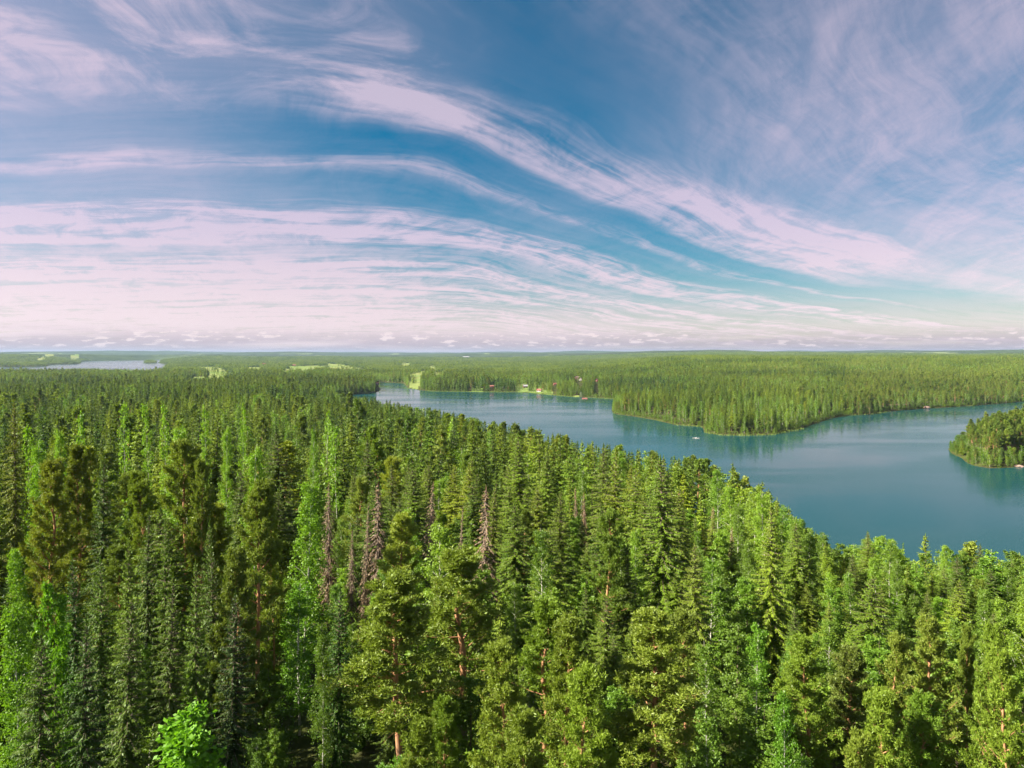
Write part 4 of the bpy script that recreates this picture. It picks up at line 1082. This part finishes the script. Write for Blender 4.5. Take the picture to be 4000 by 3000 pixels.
# ------------------------------------------------------------------ the rest of the woods: one object for each kind
def scatter(name, label, cat, x, y, z, rot, w, hs, variant, meshes):
    me = bpy.data.meshes.new(name)
    me.vertices.add(len(x)); me.vertices.foreach_set('co', np.stack([x, y, z], 1).astype(np.float32).ravel())
    for nm, typ, arr in (('turn', 'FLOAT', rot), ('lean', 'FLOAT', rng.normal(0, .025, len(x))), ('variant', 'INT', variant)):
        a = me.attributes.new(nm, typ, 'POINT'); a.data.foreach_set('value', np.asarray(arr, np.float32 if typ == 'FLOAT' else np.int32))
    a = me.attributes.new('size', 'FLOAT_VECTOR', 'POINT'); a.data.foreach_set('vector', np.stack([w, w, hs], 1).astype(np.float32).ravel())
    o = link(name, me, label=label, cat=cat, kind='stuff')
    ng = bpy.data.node_groups.new(name, 'GeometryNodeTree')
    ng.interface.new_socket(name='Geometry', in_out='INPUT', socket_type='NodeSocketGeometry')
    ng.interface.new_socket(name='Geometry', in_out='OUTPUT', socket_type='NodeSocketGeometry')
    N = ng.nodes; L = ng.links
    gi = N.new('NodeGroupInput'); go = N.new('NodeGroupOutput'); jn = N.new('GeometryNodeJoinGeometry')
    def attr(nm, typ):
        a = N.new('GeometryNodeInputNamedAttribute'); a.data_type = typ; a.inputs['Name'].default_value = nm; return a.outputs['Attribute']
    va = attr('variant', 'INT'); sz = attr('size', 'FLOAT_VECTOR'); tn = attr('turn', 'FLOAT')
    cx = N.new('ShaderNodeCombineXYZ'); L.new(tn, cx.inputs[2]); L.new(attr('lean', 'FLOAT'), cx.inputs[0])
    for k, ms in enumerate(meshes):
        src = bpy.data.objects.new('source_tree', ms)
        oi = N.new('GeometryNodeObjectInfo'); oi.inputs['Object'].default_value = src; oi.transform_space = 'ORIGINAL'; oi.inputs['As Instance'].default_value = False
        cp = N.new('FunctionNodeCompare'); cp.data_type = 'INT'; cp.operation = 'EQUAL'
        L.new(va, cp.inputs[2]); cp.inputs[3].default_value = k
        ip = N.new('GeometryNodeInstanceOnPoints')
        L.new(gi.outputs[0], ip.inputs['Points']); L.new(cp.outputs[0], ip.inputs['Selection']); L.new(oi.outputs['Geometry'], ip.inputs['Instance'])
        L.new(cx.outputs[0], ip.inputs['Rotation']); L.new(sz, ip.inputs['Scale'])
        L.new(ip.outputs[0], jn.inputs[0])
    L.new(jn.outputs[0], go.inputs[0])
    md = o.modifiers.new('scatter', 'NODES'); md.node_group = ng
    return o

restW = select(cand, ~single)
for kd, nm, lb in (('spruce', 'spruce_forest', 'dark green spruce wood covering the slopes behind the nearer single trees'), ('pine', 'pine_forest', 'olive pines scattered through the woods beyond the single trees'),
                   ('birch', 'birch_forest', 'light green birch wood along the shores and in patches'), ('rowan', 'undergrowth', 'leafy undergrowth between the nearest trunks and bushes fringing the shores')):
    m1 = restW.kind == kd; m2 = mid.kind == kd
    A = select(restW, m1); B = SH if kd == 'rowan' else select(mid, m2)
    n1 = PROTO[kd][1]; n2 = PROTO[kd].get(2, [])
    meshes = [p[2] for p in n1] + [p[2] for p in n2]
    vB = np.where((B.d < 1600) | (kd == 'rowan'), rng.integers(0, len(n1), len(B.x)), len(n1) + rng.integers(0, max(len(n2), 1), len(B.x)))
    v = np.concatenate([rng.integers(0, len(n1), len(A.x)), vB]) if len(B.x) else rng.integers(0, len(n1), len(A.x))
    cat_ = lambda k: np.concatenate([getattr(A, k), getattr(B, k)])
    grow = np.concatenate([np.ones(len(A.x)), np.full(len(B.x), 1.04)])
    scatter(nm, lb, 'forest' if kd != 'rowan' else 'undergrowth', cat_('x'), cat_('y'), cat_('z') - .3, cat_('rot'), cat_('w') * grow, cat_('h') / HT, v, meshes)
n = len(fx)
scatter('distant_forest', 'mixed distant woods stretching to the hills on the horizon', 'forest', fx, fy, fz - .5, rng.uniform(0, 6.28, n), rng.uniform(.9, 1.3, n), rng.uniform(.75, 1.0, n), rng.integers(0, 4, n), CLUMPS)
print('TREES', nH, nU, len(near.x), len(mid.x), n, 'single', int(single.sum()), {k: int((single & (cand.kind == k)).sum()) for k in LIMIT})

# ------------------------------------------------------------------ reeds along the far shore
def reeds():
    G = Geo(); R = np.random.default_rng(5)
    runs = [at(*p) for p in [(1596, 1516), (1690, 1528), (1790, 1530), (2000, 1531), (2060, 1533), (2130, 1541), (2230, 1550), (2330, 1554), (2412, 1559)]]
    runs2 = [at(*p) for p in [(2640, 1660), (2700, 1664), (2745, 1668)]]; runs3 = [at(*p) for p in [(2752, 1690), (2820, 1700), (2920, 1701), (3010, 1699), (3060, 1688), (3130, 1673)]]
    runs4 = [at(*p) for p in [(3320, 1622), (3400, 1619), (3480, 1606)]]
    for run, wd in ((runs, 9.0), (runs2, 5), (runs3, 7), (runs4, 3)):
        for (ax, ay), (bx, by) in zip(run[:-1], run[1:]):
            l = math.hypot(bx - ax, by - ay); n = int(l * wd * .55)
            t = R.random(n); px = ax + (bx - ax) * t; py = ay + (by - ay) * t - R.uniform(-2, wd, n) * (0.4 + 0.6 * np.sin(px / 37.0) ** 2)
            c = np.stack([px, py, np.full(n, -.2)], 1)
            a = nrm(np.stack([R.normal(size=n) * .12, R.normal(size=n) * .12, np.ones(n)], 1))
            G.spikes(c, a, side_of(a, R), R.uniform(1.2, 2.2, n), .5)
    link('reeds', G.mesh('reeds', MAT['reed']), label='pale green reed fringe along the far lake shore', cat='reeds', kind='stuff')
reeds()

# ------------------------------------------------------------------ houses
for nm, a, b in (('red_wall', (.15, .04, .028), (.19, .05, .035)), ('white_wall', (.42, .40, .36), (.48, .46, .42)), ('ochre_wall', (.52, .30, .13), (.58, .36, .17)), ('dark_wall', (.07, .05, .04), (.11, .08, .06)),
                 ('red_roof', (.19, .065, .05), (.24, .085, .065)), ('grey_roof', (.25, .25, .26), (.32, .32, .33)), ('dark_roof', (.10, .07, .06), (.16, .11, .09)), ('trim', (.75, .74, .70), (.8, .8, .77)),
                 ('pane', (.03, .04, .05), (.05, .06, .07)), ('granite', (.24, .155, .12), (.34, .24, .19)), ('boat_paint', (.42, .42, .40), (.48, .48, .46)), ('boat_wood', (.30, .20, .11), (.38, .26, .15))):
    MAT[nm] = plain_mat(nm, a, b, 1.5, .35 if nm == 'pane' else .8)

def box_geo(x0, x1, y0, y1, z0, z1):
    v = [(x, y, z) for z in (z0, z1) for y in (y0, y1) for x in (x0, x1)]
    return v, [(0, 2, 3, 1), (4, 5, 7, 6), (0, 1, 5, 4), (2, 6, 7, 3), (0, 4, 6, 2), (1, 3, 7, 5)]
def part_mesh(name, boxes, mat, parent):
    G = Geo()
    for b in boxes:
        G.add(*box_geo(*b))
    return link(name, G.mesh(name, MAT[mat]), parent)
for h, (hx_, hy_) in zip(HOUSES, HPOS):
    px, py, w, l, ht, wall, roof, turn, lab = h
    e = bpy.data.objects.new('house', None); COL.objects.link(e)
    e.location = (hx_, hy_, gz(hx_, hy_) - .2); e.rotation_euler = (0, 0, math.radians(turn) - math.atan2(hx_, hy_) * .5)
    e['label'] = lab; e['category'] = 'house'; e['group'] = 'houses beyond the lake'
    if hy_ < 2500:
        w, l, ht = w * .8, l * .8, ht * .85
    a, b = w / 2, l / 2; rh = l * .42
    G = Geo(); G.add(*box_geo(-a, a, -b, b, 0, ht)); G.add([(-a, -b, ht), (-a, b, ht), (-a, 0, ht + rh)], [(0, 2, 1)]); G.add([(a, -b, ht), (a, b, ht), (a, 0, ht + rh)], [(0, 1, 2)])
    link('wall', G.mesh('wall', MAT[wall]), e)
    o = .5; k = rh / b; t = .25
    G = Geo()
    for sg in (-1, 1):
        y1, z1 = sg * (b + o), ht - k * o
        G.add([(-a - o, 0, ht + rh + t), (a + o, 0, ht + rh + t), (a + o, y1, z1 + t), (-a - o, y1, z1 + t), (-a - o, 0, ht + rh + .02), (a + o, 0, ht + rh + .02), (a + o, y1, z1 + .02), (-a - o, y1, z1 + .02)],
              [(0, 1, 2, 3), (4, 7, 6, 5), (0, 3, 7, 4), (1, 5, 6, 2), (3, 2, 6, 7)])
    rf = link('roof', G.mesh('roof', MAT[roof]), e)
    part_mesh('chimney', [(a * .3, a * .3 + .8, -.4, .4, ht + rh - .3, ht + rh + 1.2)], 'granite', rf)
    dr = part_mesh('door', [(-.5, .5, -b - .06, -b + .02, .1, 2.2)], 'trim', e)
    nwin = max(2, int(w / 5))
    for q in range(nwin):
        xx = -a + w * (q + .5) / nwin
        if abs(xx) < 1.3:
            xx += 1.6
        wn = part_mesh('window', [(xx - .7, xx + .7, -b - .05, -b + .02, 1.1, 2.6)], 'trim', e)
        part_mesh('pane', [(xx - .55, xx + .55, -b - .08, -b - .04, 1.25, 2.45)], 'pane', wn)
    for sx in (-1, 1):
        wn = part_mesh('window', [(min(sx * (a - .02), sx * (a + .05)), max(sx * (a - .02), sx * (a + .05)), -.7, .7, 1.2, 2.7)], 'trim', e)
        part_mesh('pane', [(min(sx * (a + .04), sx * (a + .08)), max(sx * (a + .04), sx * (a + .08)), -.55, .55, 1.35, 2.55)], 'pane', wn)

# ------------------------------------------------------------------ rowing boats on the lake
def boat(px, py, rot, label):
    x, y = at(px, py)
    e = bpy.data.objects.new('rowing_boat', None); COL.objects.link(e); e.location = (x, y, 0); e.rotation_euler = (0, 0, math.radians(rot))
    e['label'] = label; e['category'] = 'boat'; e['group'] = 'white boats off the far cape'
    st = np.linspace(-1, 1, 11); G = Geo(); ring = []
    for s in st:
        bw = .72 * (1 - abs(s) ** 2.6) ** .8 if s > 0 else .72 * (1 - abs(s) ** 5) ** .5 * .9 + .02
        sheer = .42 + .22 * s * s; L = 2.2 * s
        ring.append([(L, -bw, sheer), (L, -bw * .8, .05), (L * .96, 0, -.12), (L, bw * .8, .05), (L, bw, sheer), (L * .99, bw * .88, sheer), (L * .95, bw * .65, .12), (L * .92, 0, .02), (L * .95, -bw * .65, .12), (L * .99, -bw * .88, sheer)])
    V = np.array(ring).reshape(-1, 3); k = 10; F = [(i * k + j, i * k + (j + 1) % k, (i + 1) * k + (j + 1) % k, (i + 1) * k + j) for i in range(10) for j in range(k)]
    G.add(V, F); link('hull', G.mesh('hull', MAT['boat_paint'], True), e)
    for s in (-1.0, .1, 1.1):
        part_mesh('seat', [(s - .14, s + .14, -.52, .52, .28, .33)], 'boat_wood', e)
    for sg in (-1, 1):
        G = Geo(); G.tube([(.5, sg * .6, .5), (.2, sg * 2.2, .12)], [.03, .03], 5); G.add(*box_geo(.12, .28, min(sg * 2.2, sg * 2.65), max(sg * 2.2, sg * 2.65), .03, .06))
        link('oar', G.mesh('oar', MAT['boat_wood']), e)
boat(2714, 1712, 15, 'smaller-looking white rowing boat on dark water off the far cape')
boat(2724, 1713, -12, 'white rowing boat nearest the reedy point of the far cape')

# ------------------------------------------------------------------ bare granite
def rock(px, py, z, sx, sy, sz, seed, label):
    R = np.random.default_rng(seed); nu, nv = 16, 9
    th, ph = np.meshgrid(np.linspace(0, 2 * math.pi, nu, endpoint=False), np.linspace(.02, math.pi - .02, nv))
    d = np.stack([np.cos(th) * np.sin(ph), np.sin(th) * np.sin(ph), np.cos(ph)], -1)
    r = 1 + .28 * (R.random(th.shape) - .5)
    V = (d * r[..., None] * np.array([sx, sy, sz])).reshape(-1, 3)
    i = np.arange(nv - 1)[:, None] * nu; j = np.arange(nu)[None]
    F = np.stack([i + j, i + nu + j, i + nu + (j + 1) % nu, i + (j + 1) % nu], -1).reshape(-1, 4)
    G = Geo(); G.add(V, F)
    x, y = at(px, py, z); o = link('rock_outcrop', G.mesh('rock_outcrop', MAT['granite']), loc=(x, y, gz(x, y) + sz * .25), label=label, cat='rock', group='granite outcrops on the shores')
rock(3492, 1556, 14, 8, 5, 4, 1, 'pink granite face among pines on the far steep bank')
rock(3510, 1558, 14, 5, 4, 3, 2, 'smaller pink rock right of the pink granite face')
rock(3540, 1546, 17, 4, 4, 5, 3, 'upright orange rock stripe on the far steep bank')
rock(3620, 1574, 8, 5, 3, 2.6, 4, 'low orange rock close above the far waterline')
rock(3978, 1818, .8, 3.4, 2, .9, 5, 'pale flat rock ledge at the foot of the wooded island')
rock(3990, 1822, .3, 1.8, 1.4, .6, 6, 'small pale boulder at the waterline of the wooded island')

# ------------------------------------------------------------------ the hazy air
def haze():
    top = 215.0
    G = Geo(); G.add(*box_geo(-31000, 31000, -31000, 31000, -6.0, top))
    m, N = new_mat('haze')
    v = N.n('ShaderNodeVolumePrincipled', {'Color': (0.32, 0.45, 0.66, 1), 'Density': 3.2e-5, 'Anisotropy': 0.1})
    out = N.n('ShaderNodeOutputMaterial'); N.t.links.new(v.outputs[0], out.inputs['Volume'])
    link('haze', G.mesh('haze', m), label='thin bluish summer haze over the distant land', cat='haze', kind='stuff')
haze()
